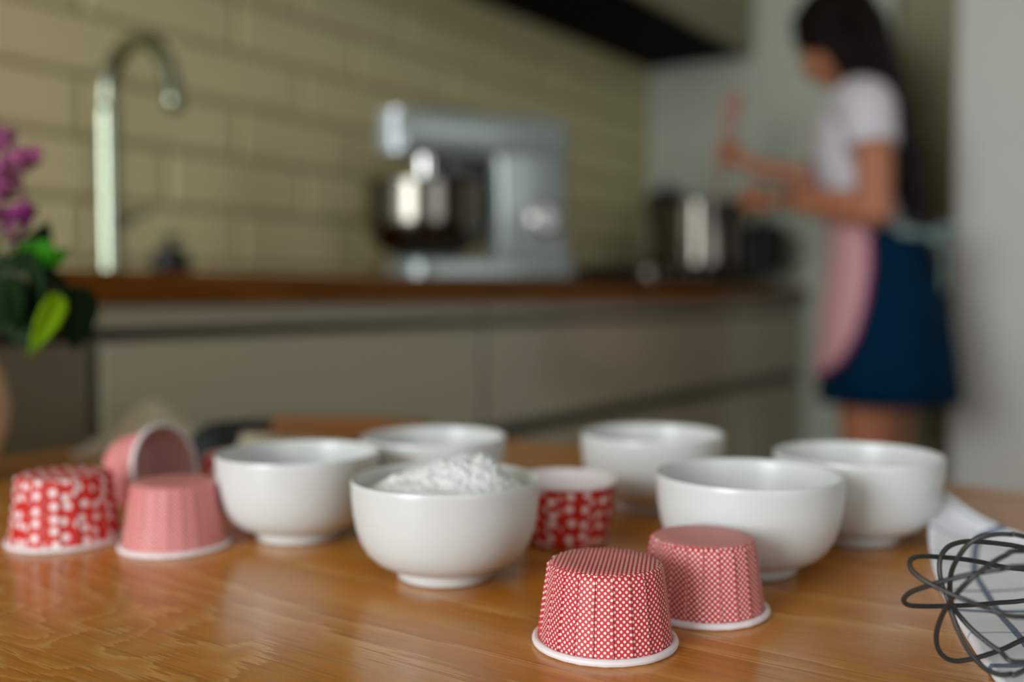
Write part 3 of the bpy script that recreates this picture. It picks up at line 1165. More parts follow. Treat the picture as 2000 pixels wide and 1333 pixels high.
def sprig(label, path, clusters, leaves):
    base = Vector(path[0])
    t = thing('lilac_sprig', label, 'lilac', base, group='lilac sprigs in the vase')
    inv = Matrix.Translation(base).inverted()
    b = new(); sp_path = smooth_path(path, 20); tube(b, sp_path, [0.0028, 0.0024, 0.0016], 8)
    for q in [Vector(l_[0]) for l_ in leaves] + [Vector(c_[0]) - Vector(c_[1]).normalized() * c_[2] * 0.4 for c_ in clusters]:
        k_ = sp_path[max(range(8, 21), key=lambda n_: -(sp_path[n_] - q).length - 0.002 * (20 - n_))]
        if (k_ - q).length > 0.003:
            tube(b, smooth_path([k_, k_.lerp(q, 0.5) + UP * 0.006, q], 8), [0.0013, 0.0009], 6)
    o = obj('stem', b, M_STEM, t); o.matrix_parent_inverse = inv
    for (c, axis, ln, r, nfl, mat) in clusters:
        axis = Vector(axis).normalized()
        b = new()
        for i in range(nfl):
            f = random.random() ** 0.8
            ph = random.uniform(0, 2 * PI)
            rad = r * (1 - 0.75 * f) * random.uniform(0.75, 1.05)
            o1 = axis.orthogonal().normalized()
            o2 = axis.cross(o1)
            dr = o1 * math.cos(ph) + o2 * math.sin(ph)
            pp = Vector(c) + axis * (ln * (f - 0.4)) + dr * rad
            floret(b, pp, dr + axis * 0.3, random.uniform(0.0036, 0.0054))
        tube(b, [Vector(c) - axis * ln * 0.4, Vector(c) + axis * ln * 0.5], [0.0015, 0.0008], 6)
        for i in range(40):
            f = random.random()
            ph = random.uniform(0, 2 * PI)
            o1 = axis.orthogonal().normalized()
            o2 = axis.cross(o1)
            dr = o1 * math.cos(ph) + o2 * math.sin(ph)
            s = Vector(c) + axis * (ln * (f - 0.4))
            tube(b, [s, s + dr * r * (1 - 0.75 * f) * 0.8], 0.0006, 4, False)
        o = obj('flower_cluster', b, mat, t, smooth=False)
        o['kind'] = 'stuff'
        o.matrix_parent_inverse = inv
    for (bs, tp, nr, wd, mat, dr) in leaves:
        leaf(t, inv, mat, Vector(bs), Vector(tp), Vector(nr), wd, dr)
    return t


vm = VC + UP * 0.137
tocam = -FH
L_ = lambda px, py, Y: at(px, py, Y)
sprig('purple lilac sprig with the upper flower cluster at the left edge',
      [VC + UP * 0.03 + RT * 0.01, vm + RT * 0.006, L_(-25, 420, 0.80)],
      [(L_(2, 330, 0.80), UP * 1 + RT * 0.15, 0.055, 0.022, 75, M_LIL), (L_(46, 312, 0.795), RT * 0.75 + UP * 0.3, 0.026, 0.013, 34, M_LIL), (L_(-40, 290, 0.83), UP, 0.08, 0.028, 90, M_LILD)],
      [(L_(40, 545, 0.79), L_(98, 430, 0.81), tocam + RT * 0.5, 0.013, M_LEAFD, 0.1),
       (L_(60, 540, 0.77), L_(132, 478, 0.79), tocam + UP * 0.6, 0.012, M_LEAFL, 0.15)])
sprig('purple lilac sprig with the lower flower cluster above the green leaves',
      [VC + UP * 0.03 - FH * 0.012, vm - FH * 0.008 + RT * 0.004, L_(-10, 520, 0.75)],
      [(L_(28, 432, 0.765), RT * 0.45 + UP * 0.4, 0.030, 0.016, 52, M_LILD), (L_(0, 385, 0.775), UP * 0.8, 0.04, 0.016, 42, M_LIL)],
      [(L_(-10, 560, 0.755), L_(78, 505, 0.74), tocam + UP * 0.7, 0.018, M_LEAFL, 0.05),
       (L_(20, 500, 0.745), L_(70, 690, 0.735), tocam - RT * 0.25, 0.030, M_LEAFD, -0.05),
       (L_(68, 470, 0.752), L_(92, 560, 0.75), tocam + RT * 0.5, 0.012, M_LEAFL, 0.0)])
sprig('leafy lilac sprig hanging down over the rim of the vase',
      [VC + UP * 0.03 + RT * 0.012 - FH * 0.006, vm + RT * 0.014, L_(30, 545, 0.74), L_(60, 560, 0.735)],
      [],
      [(L_(118, 575, 0.735), L_(62, 692, 0.715), tocam * 0.5 + UP * 0.4 + RT * 0.8, 0.0088, M_LEAFY, 0.08),
       (L_(140, 560, 0.755), L_(152, 685, 0.755), tocam * 0.7 + RT * 0.6, 0.017, M_LEAFD, 0.12),
       (L_(40, 540, 0.735), L_(118, 655, 0.745), tocam + RT * 0.4 + UP * 0.1, 0.024, M_LEAFD, 0.1),
       (L_(0, 540, 0.73), L_(18, 660, 0.735), tocam - RT * 0.3, 0.024, M_LEAFD, 0.1)])

# ------------------------------------------------------------------ tap
fx, fy = 0.985, 1.50
t = thing('kitchen_tap', 'tall steel swan neck kitchen tap standing on the worktop', 'tap', (fx, fy, ZC))
b = new(); lathe(b, [(0, 0.0002), (0.027, 0.0002), (0.0275, 0.004), (0.026, 0.008), (0, 0.008)], 40); obj('base_flange', b, M_CHROME, t, angle=30)
b = new(); lathe(b, [(0, 0.008), (0.0185, 0.008), (0.0185, 0.012), (0.0185, 0.276), (0.0185, 0.282), (0.0165, 0.288), (0.0125, 0.290), (0, 0.290)], 40); obj('body', b, M_CHROME, t, angle=30)
b = new()
arc = [Vector((0, 0, 0.29))]
for k in range(25):
    a = PI - k / 24 * (PI * 0.93)
    arc.append(Vector((0, -0.083 - 0.083 * math.cos(a), 0.296 + 0.083 * math.sin(a))))
e = arc[-1] + (arc[-1] - arc[-2]).normalized() * 0.022
tube(b, arc + [e], 0.0138, 20, False); obj('spout', b, M_CHROME, t, angle=60)
b = new(); d_ = (arc[-1] - arc[-2]).normalized(); tube(b, [e, e + d_ * 0.022], 0.0160, 20, True); obj('nozzle', b, M_CHROME, t, angle=40)
b = new(); tube(b, [Vector((0.018, 0, 0.10)), Vector((0.034, 0, 0.10))], 0.011, 16); tube(b, [Vector((0.034, 0, 0.10)), Vector((0.075, 0, 0.118))], [0.0055, 0.004], 12); obj('lever', b, M_CHROME, t)
t = thing('soap_pot', 'small black round soap pot at the foot of the tap', 'soap pot', (1.14, 1.55, ZC))
b = new(); lathe(b, [(0, 0.0003), (0.030, 0.0003), (0.034, 0.006), (0.035, 0.03), (0.031, 0.05), (0.018, 0.058), (0, 0.058)], 40); obj('pot', b, M_BLACK, t)
b = new(); lathe(b, [(0, 0.058), (0.009, 0.058), (0.009, 0.072), (0.012, 0.074), (0.012, 0.08), (0, 0.08)], 24); tube(b, [Vector((0, 0, 0.077)), Vector((0.0, -0.03, 0.074))], 0.004, 10); obj('pump', b, M_BLACK, t)

# ------------------------------------------------------------------ stand mixer
nd = (RT * -0.966 - FH * 0.259)
mrz = math.atan2(nd.y, nd.x)
mc = W((1024 - 1000) / FPX * 2.13, 2.13, ZC)
t = thing('stand_mixer', 'silver grey stand mixer with steel bowl on the worktop', 'mixer', mc, mrz)
S = 1.03
b = new()
loft(b, [rrect(-.085 * S, .285 * S, -.10 * S, .10 * S, .05, z, rs=(.03, .085, .085, .03)) if q == 0 else rrect((-.085 + q) * S, (.285 - q) * S, (-.10 + q) * S, (.10 - q) * S, .04, z, rs=(.028, .078, .078, .028)) for z, q in ((0.008, 0.006), (0.012, 0), (0.036, 0), (0.044, 0.006), (0.047, 0.014))])
obj('base', b, M_SILVER, t, angle=35)
b = new()
loft(b, [rrect(x0 * S, x1 * S, -w_ * S, w_ * S, .03, z * S, rs=(.03, .03, .03, .03)) for z, x0, x1, w_ in ((0.044, -.083, .082, .085), (0.09, -.082, .080, .072), (0.16, -.081, .079, .068), (0.225, -.08, .080, .066), (0.25, -.08, .085, .066))])
obj('column', b, M_SILVER, t, angle=40)
b = new()
hz = [(0.240, .030), (0.244, .010), (0.252, 0.0), (0.314, 0.0), (0.326, .006), (0.331, .018)]
loft(b, [[Vector((p.x, p.y, p.z + (p.x / 0.3) * 0.012)) for p in rrect((-.083 + q) * S, (.288 - q) * S, (-.064 + q * .6) * S, (.064 - q * .6) * S, .03, z * S, rs=(.02, .045, .045, .02))] for z, q in hz])
obj('head', b, M_SILVER, t, angle=40)
b = new()
loft(b, [[Vector((p.x, p.y, p.z)) for p in rrect(.232 * S, .302 * S, -.057 * S, .057 * S, .03, z * S, rs=(.006, .050, .050, .006))] for z in (0.254, 0.258, 0.328, 0.334)])
obj('nose_cap', b, pm('highlit_cap', (196, 204, 208), 0.3, metal=0.3, coat=0.4), t, angle=40)['label'] = 'rounded nose cap, window highlight in its lighter colour'  # lighter than the body: the window reflection on the nose is in the colour
b = new(); lathe(b, [(0, 0.195 * S), (0.012, 0.195 * S), (0.030, 0.212 * S), (0.030, 0.248 * S), (0, 0.248 * S)], 32, cx=.205 * S); obj('beater_hub', b, M_STEEL, t, angle=40)
b = new()
lathe(b, [(0, .050), (.052, .050), (.074, .055), (.096, .068), (.114, .085), (.1225, .102), (.1252, .118), (.1255, .128), (.1255, .196), (.1255, .200), (.128, .203), (.127, .2055), (.1235, .203), (.1225, .128), (.1195, .103), (.111, .088), (.094, .071), (.072, .058), (0, .054)], 72, cx=.205 * S)
obj('mixing_bowl', b, M_STEELD, t, angle=60)['label'] = 'polished steel bowl'
b = new(); lathe(b, [(0, 0.0472), (.066, .0472), (.068, .0497), (0, .0497)], 40, cx=.205 * S); obj('bowl_collar', b, M_STEEL, t, angle=30)
b = new()
for q in range(3):
    a = q / 3 * PI
    pts = [Vector((.197 * S + 0.05 * math.cos(a) * math.sin(PI * k / 12), 0.05 * math.sin(a) * math.sin(PI * k / 12), .19 - 0.105 * k / 12 * 1.0)) for k in range(13)]
    tube(b, pts, 0.003, 8)
obj('beater', b, M_STEEL, t, angle=60)
b = new()
loft(b, [rrect(.081 * S, .176 * S, -.050 * S, .050 * S, .02, z * S) for z in (0.214, 0.220, 0.2385)])
obj('drive_housing', b, M_BLACK, t, angle=40)['label'] = 'black drive housing under the head'
# speed dial on the side that faces the room
side = -1 if (Matrix.Rotation(mrz, 3, 'Z') @ Vector((0, 1, 0))).dot(FH) > 0 else 1
b = new(); lathe(b, [(0, 0), (0.040, 0), (0.040, 0.004), (0.036, 0.006), (0.028, 0.007), (0.027, 0.022), (0.023, 0.026), (0, 0.026)], 40)
b.transform(Matrix.Translation((-.022 * S, side * 0.066 * S, 0.125 * S)) @ Matrix.Rotation(-side * PI / 2, 4, 'X'))
obj('speed_dial', b, M_STEEL, t, angle=30)
b = new()
for (fx_, fy_) in ((-.06, -.07), (-.06, .07), (.2, -.07), (.2, .07)):
    lathe(b, [(0, 0.0003), (0.014, 0.0003), (0.014, 0.009), (0, 0.009)], 16, cx=fx_ * S, cy=fy_ * S)
fo = obj('rubber_feet', b, M_BLACK, t)
fo['kind'] = 'stuff'

# ------------------------------------------------------------------ hob with pots
t = thing('gas_hob', 'black gas hob set in the worktop under the wall cabinets', 'hob', (2.56, 1.33, ZC))
b = new(); box(b, -.40, .40, -.24, .24, 0.0003, 0.012, bev=0.003); obj('hob_plate', b, pm('black_glass', (10, 11, 10), 0.12), t, smooth=False)
for gx in (-.26, 0.0, .26):
    b = new()
    for yy in (-.16, -.02, .10, .22):
        box(b, gx - .125, gx + .125, yy - .006, yy + .006, 0.034, 0.048, bev=0.002)
    for xx_ in (-.12, 0.0, .12):
        box(b, gx + xx_ - .006, gx + xx_ + .006, -.166, .226, 0.030, 0.047, bev=0.002)
    for xx_ in (-.12, .12):
        for yy in (-.16, .22):
            box(b, gx + xx_ - .008, gx + xx_ + .008, yy - .008, yy + .008, 0.0122, 0.034)
    obj('pan_support', b, M_IRON, t, smooth=False)
    for yy in (-.09, .13):
        b = new(); lathe(b, [(0, .0122), (.038, .0122), (.038, .020), (.030, .024), (.028, .029), (0, .0295)], 28, cx=gx, cy=yy); obj('burner', b, M_IRON, t, angle=35)
for k in range(5):
    b = new(); lathe(b, [(0, .0122), (.020, .0122), (.021, .016), (.017, .019), (.0165, .020), (.0165, .033), (.0155, .0365), (.013, .039), (.008, .0402), (0, .0405)], 28, cx=-.36 + k * .085, cy=-.205); obj('control_knob', b, M_GLINT if k < 1 else M_STEELD, t, angle=35)

ZP = ZC + 0.0485
PC = Vector((2.745, 1.225, ZP))
t = thing('saucepan', 'large shiny steel saucepan with long dark handle being stirred on the hob', 'pan', PC)
pr, ph = 0.132, 0.192
b = new()
lathe(b, [(0, .0003), (pr - .012, .0003), (pr - .004, .004), (pr, .012), (pr, .018), (pr, ph - .010), (pr, ph - .004), (pr + .004, ph), (pr + .003, ph + .002), (pr - .003, ph - .002), (pr - .003, .012), (pr - .010, .005), (0, .005)], 72)
obj('pan_body', b, M_STEELD, t, angle=40)
HL = Vector((2.495, 0.965, ZP + 0.186)) - PC
hd = Vector((HL.x, HL.y, 0)).normalized()
b = new(); tube(b, smooth_path([hd * (pr + 0.002) + UP * 0.160, hd * (pr + 0.03) + UP * 0.168, hd * 0.25 + UP * 0.181, hd * 0.375 + UP * 0.187], 16), [0.009, 0.0075, 0.0095, 0.010], 14); obj('long_handle', b, M_BLACK, t)
b = new()
hs = Vector((-hd.y, hd.x, 0))
bk = -hd
tube(b, smooth_path([bk * (pr + .002) + hs * .03 + UP * .15, bk * (pr + .035) + hs * .032 + UP * .155, bk * (pr + .035) - hs * .032 + UP * .155, bk * (pr + .002) - hs * .03 + UP * .15], 16), 0.006, 10); obj('helper_handle', b, M_BLACK, t)
b = new(); lathe(b, [(0, .12), (pr - .0036, .12), (pr - .0036, .116), (0, .116)], 48); obj('contents', b, pm('reddish_sauce', (112, 64, 48), 0.3), t, angle=30)

t = thing('coffee_pot', 'black coffee pot on the hob behind the steel saucepan', 'coffee pot', (2.93, 1.43, ZP), 0.4)
t.scale = (1.25, 1.25, 1.2)
b = new(); lathe(b, [(0, .0003), (.050, .0003), (.052, .004), (.040, .085), (.042, .092), (.058, .200), (.057, .203), (0, .203)], 10); obj('pot_body', b, M_BLACK, t, smooth=False)
b = new(); lathe(b, [(0, .2035), (.058, .2035), (.056, .208), (.014, .226), (.010, .228), (.011, .242), (0, .245)], 10); obj('lid', b, M_BLACK, t, smooth=False)
b = new(); tube(b, smooth_path([Vector((.055, 0, .19)), Vector((.095, 0, .195)), Vector((.10, 0, .15)), Vector((.092, 0, .11))], 14), .008, 10); obj('handle', b, M_BLACK, t)
b = new(); tube(b, [Vector((-.045, 0, .165)), Vector((-.078, 0, .200))], [.016, .007], 12); obj('spout', b, M_BLACK, t)

t = thing('black_pot', 'small black cooking pot on the hob under the woman\'s hand', 'pot', (3.0, 1.14, ZP))
b = new(); lathe(b, [(0, .0003), (.066, .0003), (.074, .008), (.076, .13), (.079, .133), (.073, .132), (.071, .012), (0, .006)], 48); obj('pot_body', b, M_BLACK, t, angle=40)
b = new(); lathe(b, [(0, .1345), (.078, .1345), (.076, .140), (.04, .150), (.012, .153), (.010, .165), (.016, .170), (.012, .176), (0, .177)], 40); obj('lid', b, M_BLACK, t, angle=40)
for s in (-1, 1):
    b = new(); tube(b, smooth_path([Vector((s * .077, -.02, .115)), Vector((s * .098, -.018, .118)), Vector((s * .098, .018, .118)), Vector((s * .077, .02, .115))], 12), .005, 8)
    obj('side_handle', b, M_BLACK, t)

SB, SM, ST = Vector((2.742, 1.19, 1.115)), Vector((2.708, 1.138, 1.325)), Vector((2.690, 1.105, 1.475))
t = thing('wooden_spatula', 'pinkish wooden spatula held upright in the woman\'s far hand', 'spatula', SB)
inv = Matrix.Translation(SB).inverted()
b = new(); tube(b, smooth_path([SB + (SM - SB) * 0.3, SM, SM.lerp(ST, 0.45)], 12), [.0065, .0065, .008], 12); o = obj('shaft', b, pm('pink_beech', (176, 116, 98), 0.55), t); o.matrix_parent_inverse = inv
b = new(); tube(b, smooth_path([SM.lerp(ST, 0.45), SM.lerp(ST, 0.7), ST], 12), [.010, .020, .022], 16, True, 0.25, side=RT); o = obj('blade', b, pm('pink_beech', (176, 116, 98), 0.55), t); o.matrix_parent_inverse = inv
b = new(); tube(b, [SB, SB + (SM - SB) * 0.3], [.005, .0064], 12); o = obj('tail', b, pm('pink_beech', (176, 116, 98), 0.55), t); o.matrix_parent_inverse = inv

# ------------------------------------------------------------------ the woman at the hob
PX, PY = 2.59, 0.657


def B(l, f, z):
    return Vector((PX - l, PY + f, z))


def ell(fc, d, w_, z, n=40, lc=0.0, pw=1.0, tilt=0.0):
    out_ = []
    for k in range(n):
        a = 2 * PI * k / n
        cl, cf = math.sin(a), math.cos(a)
        out_.append(B(lc + w_ * cl, fc + d * cf, z + tilt * cf))
    return out_


person = thing('person', 'woman in white t-shirt and blue skirt with pink apron stirring a pan at the hob', 'person', (PX, PY, 0))
pinv = Matrix.Translation(person.location).inverted()
M_SKIN = pm('skin', (186, 118, 84), 0.5, var=0.04, vscale=8)
M_SKIN.node_tree.nodes['Principled BSDF'].inputs['Subsurface Weight'].default_value = 0.05
M_HAIR = pm('dark_brown_hair', (20, 11, 4), 0.65, var=0.3, vscale=25, spec=0.12)
M_TEE = pm('white_jersey', (222, 216, 220), 0.9, bump=0.3, bscale=400)
M_SKIRT = pm('blue_cotton', (0, 38, 62), 0.9, spec=0.1, var=0.12, vscale=14, bump=0.2, bscale=500)

HC = B(0.0, 0.138, 1.585)
HS = 1.06
HP = math.radians(30)       # head bent down


def head_pt(l, f, z):       # head-local (left, forward, up) to room
    l, f, z = l * HS, f * HS, z * HS
    ff = f * math.cos(HP) + z * math.sin(HP)
    zz = -f * math.sin(HP) + z * math.cos(HP)
    return HC + Vector((-l, ff, zz))


HROT = Matrix.Rotation(-HP, 4, 'X')
body = new()
ball(body, HC, 0.077, 0.095, 0.093, 28, 18, HROT)                                     # skull
ball(body, head_pt(0, 0.028, -0.045), 0.061, 0.070, 0.066, 24, 14, HROT)              # face
ball(body, head_pt(0, 0.048, -0.086), 0.034, 0.036, 0.026, 18, 12, HROT)              # jaw and chin
ball(body, head_pt(0, 0.097, -0.032), 0.0105, 0.016, 0.014, 14, 10, HROT)             # nose
tube(body, [head_pt(0, 0.086, 0.0), head_pt(0, 0.100, -0.030)], [0.007, 0.009], 10)
for s in (-1, 1):
    ball(body, head_pt(s * 0.073, -0.005, -0.018), 0.008, 0.017, 0.028, 12, 10, HROT)  # ears
    ball(body, head_pt(s * 0.033, 0.070, -0.040), 0.018, 0.016, 0.016, 12, 10, HROT)   # cheeks
    tube(body, [head_pt(s * 0.012, 0.088, 0.010), head_pt(s * 0.045, 0.076, 0.008)], [0.005, 0.0045], 8)
ball(body, head_pt(0, 0.086, -0.062), 0.020, 0.010, 0.010, 12, 10, HROT)              # mouth
tube(body, [B(0, 0.05, 1.40), B(0, 0.08, 1.455), head_pt(0, -0.02, -0.06)], [0.058, 0.050, 0.048], 20)
loft(body, [ell(0.0, .10, .155, 0.80), ell(0.0, .115, .170, 0.88), ell(0.01, .105, .158, 0.97), ell(0.025, .085, .122, 1.07), ell(0.045, .088, .128, 1.16), ell(0.062, .098, .142, 1.24), ell(0.066, .092, .150, 1.32), ell(0.060, .075, .150, 1.385), ell(0.058, .055, .10, 1.425), ell(0.06, .045, .05, 1.45)])
# legs and feet
for s in (-1, 1):
    tube(body, smooth_path([B(s * .085, 0.0, .86), B(s * .09, .012, .68), B(s * .088, .016, .50), B(s * .087, -.004, .38), B(s * .086, -.012, .26), B(s * .085, -.012, .09)], 24), [.092, .078, .053, .054, .046, .033], 22)
    tube(body, smooth_path([B(s * .085, -.045, .034), B(s * .088, .03, .038), B(s * .093, .105, .024), B(s * .096, .155, .016)], 12), [.032, .036, .036, .016], 16, True, 1.0)
# arms
ELB, WRL, HNL = B(.218, -.030, 1.115), B(.150, .205, 1.160), B(.118, .272, 1.178)
tube(body, smooth_path([B(.12, .035, 1.372), B(.168, .008, 1.35), B(.200, -.018, 1.24), ELB], 18), [.044, .047, .044, .038], 18)
tube(body, smooth_path([ELB, ELB.lerp(WRL, 0.3), ELB.lerp(WRL, 0.7), WRL], 16), [.040, .041, .031, .024], 16)
ERB, WRR = B(-.225, .150, 1.215), B(-.150, .405, 1.288)
tube(body, smooth_path([B(-.12, .055, 1.372), B(-.168, .065, 1.345), B(-.205, .11, 1.27), ERB], 18), [.042, .044, .040, .034], 18)
tube(body, smooth_path([ERB, ERB.lerp(WRR, 0.3), ERB.lerp(WRR, 0.7), WRR], 16), [.036, .036, .028, .022], 16)


def hand_on(shaft_p, shaft_d, wrist, flip):
    """palm beside a rod through shaft_p along shaft_d; fingers wrap round it"""
    d_ = shaft_d.normalized()
    to = shaft_p - wrist
    to = (to - d_ * to.dot(d_)).normalized()
    n_ = d_.cross(to) * flip
    palm = shaft_p - to * 0.016 + n_ * 0.020
    tube(body, [wrist, wrist.lerp(palm, 0.55), palm], [0.021, 0.026, 0.027], 14, True, 0.72, side=d_)
    for i, (o_, ln_) in enumerate(((0.029, 0.92), (0.010, 1.0), (-0.009, 0.95), (-0.027, 0.80))):
        k = shaft_p + d_ * o_
        R_ = 0.0185
        pts = []
        for a in (-20, 30, 85, 140, 190, 225):
            aa = math.radians(a * ln_)
            pts.append(k + n_ * (R_ * math.cos(aa)) + to * (R_ * math.sin(aa)))
        pts = [palm + d_ * o_ * 0.75] + pts
        tube(body, smooth_path(pts, 16), [0.0088, 0.0084, 0.0078, 0.0066], 10)
    k = shaft_p + d_ * 0.040
    tube(body, smooth_path([palm + d_ * 0.012 - to * 0.012, palm + d_ * 0.034 - to * 0.004, k - n_ * 0.006 - to * 0.016, k - n_ * 0.017 + to * 0.004], 12), [0.0115, 0.0098, 0.0085, 0.0072], 10)


GR = PC + hd * 0.335 + UP * 0.1855
hand_on(GR, hd, WRL, 1)
hand_on(SM, (ST - SM), WRR, -1)
bme = remeshed(body, 0.0045, 6)
o = link('body', bme, M_SKIN, person, True, 180); o.matrix_parent_inverse = pinv

# eyes, brows, lips
M_EYE = pm('eye_white', (228, 222, 214), 0.2)
for s in (-1, 1):
    b = new(); ball(b, head_pt(s * .031, .0715, -.013), .0115, .0105, .0075, 16, 10, HROT); o = obj('eye', b, M_EYE, person); o.matrix_parent_inverse = pinv
    b = new(); ball(b, head_pt(s * .031, .0805, -.016), .0048, .0030, .0048, 12, 8, HROT); i_ = obj('iris', b, pm('dark_iris', (46, 30, 20), 0.2), o)
    b = new(); tube(b, smooth_path([head_pt(s * .014, .0915, .013), head_pt(s * .032, .0855, .017), head_pt(s * .048, .0745, .012)], 8), [.0025, .003, .0015], 8); o = obj('eyebrow', b, M_HAIR, person); o.matrix_parent_inverse = pinv
b = new(); tube(b, smooth_path([head_pt(-.020, .089, -.062), head_pt(-.007, .0955, -.060), head_pt(0, .096, -.061), head_pt(.007, .0955, -.060), head_pt(.020, .089, -.062)], 12), [.0022, .0042, .0046, .0042, .0022], 10)
o = obj('lips', b, pm('lip_rose', (160, 78, 70), 0.4), person); o.matrix_parent_inverse = pinv

# hair: cap, side locks and a long fall down the back
hb = new()
ball(hb, head_pt(0, -.016, .020), .094, .112, .108, 30, 20, HROT)
ball(hb, head_pt(0, -.045, -.020), .090, .082, .104, 26, 16, HROT)
for i in range(44):
    f = i / 43 * 2 - 1
    s0 = head_pt(f * .070, -.075 + .035 * abs(f), .045 - .02 * abs(f) + random.uniform(-.012, .012))
    lw = f * .105 + random.uniform(-.012, .012)
    sp_ = [s0, head_pt(f * .082, -.098 + .03 * abs(f), -.045), B(lw * 0.95, -.006 + random.uniform(-.008, .008) - .018 * (1 - abs(f)), 1.40), B(lw, -.040 + random.uniform(-.01, .01), 1.28), B(lw * .92, -.056 + random.uniform(-.01, .01), 1.18), B(lw * .80, -.070 + random.uniform(-.014, .014), 1.075 + random.uniform(-.03, .02))]
    tube(hb, smooth_path(sp_, 22), [.016, .019, .018, .016, .013, .003], 8)
for s in (-1, 1):
    for i in range(9):
        q = i / 8
        s0 = head_pt(s * (.016 + .05 * q), .055 - .06 * q, .088 - .025 * q)
        sp_ = [s0, head_pt(s * (.074 + .006 * q), .048 - .05 * q, .030), head_pt(s * (.083 + .003 * q), .018 - .045 * q, -.045), B(s * (.088 + .01 * q), .075 - .07 * q, 1.445), B(s * (.115 + .01 * q), .02 - .06 * q, 1.385)]
        tube(hb, smooth_path(sp_, 18), [.013, .015, .015, .013, .005], 8)
hme = remeshed(hb, 0.005, 3)
o = link('hair', hme, M_HAIR, person, True, 180); o.matrix_parent_inverse = pinv

# t-shirt
tb_ = new()
loft(tb_, [ell(0.008, .117, .172, 0.99), ell(0.022, .102, .140, 1.07), ell(0.043, .102, .143, 1.16), ell(0.062, .113, .156, 1.24), ell(0.067, .106, .164, 1.32), ell(0.060, .088, .160, 1.39), ell(0.055, .066, .100, 1.432), ell(0.058, .059, .070, 1.440)])
for s in (-1, 1):
    tube(tb_, [B(s * .05, .052, 1.398), B(s * .09, .046, 1.390), B(s * .135, .036, 1.376)], [.056, .062, .066], 20)
tube(tb_, smooth_path([B(.115, .035, 1.385), B(.168, .008, 1.355), B(.190, -.006, 1.295), B(.198, -.013, 1.262)], 14), [.064, .066, .062, .062], 20, False)
tube(tb_, smooth_path([B(-.115, .055, 1.385), B(-.168, .065, 1.348), B(-.197, .095, 1.295), B(-.208, .115, 1.262)], 14), [.062, .062, .056, .054], 20, False)
tme = remeshed(tb_, 0.005, 5)
for v in tme.vertices:
    n_ = noise.noise(Vector((v.co.x * 18, v.co.y * 18, v.co.z * 12)))
    v.co += v.normal * (0.003 * n_)
o = link('t_shirt', tme, M_TEE, person, True, 180); o.matrix_parent_inverse = pinv

# skirt, A-line with soft folds
b = new()
rings = []
SK = [(1.075, .020, .108, .147), (1.04, .012, .114, .158), (0.97, .002, .128, .178), (0.88, -.004, .146, .192), (0.78, -.008, .158, .200), (0.70, -.010, .166, .205), (0.655, -.010, .169, .207)]
for z, fc, d_, w_ in SK:
    k_ = max(0.0, (1.02 - z) / 0.37)
    rr = []
    for k in range(96):
        a = 2 * PI * k / 96
        wv = 1 + 0.028 * k_ * math.sin(a * 9 + 0.6) + 0.012 * k_ * math.sin(a * 17)
        rr.append(B(w_ * wv * math.sin(a), fc + d_ * wv * math.cos(a), z))
    rings.append(rr)
inner = []
for (z, fc, d_, w_), rr in list(zip(SK, rings))[::-1]:
    c = B(0, fc, z)
    inner.append([c + (p - c) * 0.975 for p in rr])
loft(b, rings + inner, False, False)
o = obj('skirt', b, M_SKIRT, person, angle=120); o.matrix_parent_inverse = pinv
b = new(); loft(b, [ell(.020, .111, .150, 1.088), ell(.020, .113, .152, 1.088), ell(.014, .118, .159, 1.052), ell(.014, .115, .156, 1.052), ell(.020, .111, .150, 1.088)], False, False)
o = obj('waistband', b, M_SKIRT, person, angle=50); o.matrix_parent_inverse = pinv


# apron, gingham with magenta trim
def gingham():
    m = bpy.data.materials.new('pink_gingham')
    m.use_nodes = True
    h = NT(m)
    L = m.node_tree.links
    bs = m.node_tree.nodes['Principled BSDF']
    uv = h.n('ShaderNodeUVMap')
    sp = h.n('ShaderNodeSeparateXYZ')
    L.new(uv.outputs[0], sp.inputs[0])
    def st(x):
        return h.math('GREATER_THAN', h.math('FRACT', h.math('DIVIDE', x, 0.009)), 0.5)
    s = h.math('MULTIPLY', h.math('ADD', st(sp.outputs[0]), st(sp.outputs[1])), 0.5)
    c = h.mix(s, (*s2l((232, 190, 188)), 1), (*s2l((204, 128, 134)), 1))
    L.new(c, bs.inputs['Base Color'])
    bs.inputs['Roughness'].default_value = 0.9
    return m


M_GING = gingham()
M_TRIM = pm('magenta_trim', (156, 34, 104), 0.8)


def skirt_at(z):
    T_ = [(1.30, .066, .116, .166), (1.24, .066, .118, .160), (1.16, .047, .108, .149)] + SK
    for (z0, f0, d0, w0), (z1, f1, d1, w1) in zip(T_, T_[1:]):
        if z1 <= z <= z0:
            q = (z0 - z) / (z0 - z1)
            return f0 + (f1 - f0) * q, d0 + (d1 - d0) * q, w0 + (w1 - w0) * q
    return SK[-1][1:]


def ap_pt(z, a, off):
    fc, d_, w_ = skirt_at(z)
    k_ = max(0.0, (1.02 - z) / 0.37)
    off = off + 0.006 * k_
    wv = 1 + 0.012 * k_ * math.sin(a * 9 + 0.6)
    return B((w_ * wv + off) * math.sin(a), fc + (d_ * wv + off) * math.cos(a), z)


def half_angle(z):
    if z >= 1.10:
        q = (z - 1.10) / 0.18
        return math.radians(62 - 28 * q)
    T_ = [(1.10, 62), (1.085, 98), (1.00, 96), (0.90, 90), (0.82, 82), (0.765, 70), (0.735, 55), (0.718, 36), (0.712, 12)]
    for (z0, a0), (z1, a1) in zip(T_, T_[1:]):
        if z1 <= z <= z0:
            return math.radians(a0 + (a1 - a0) * (z0 - z) / (z0 - z1))
    return math.radians(12)


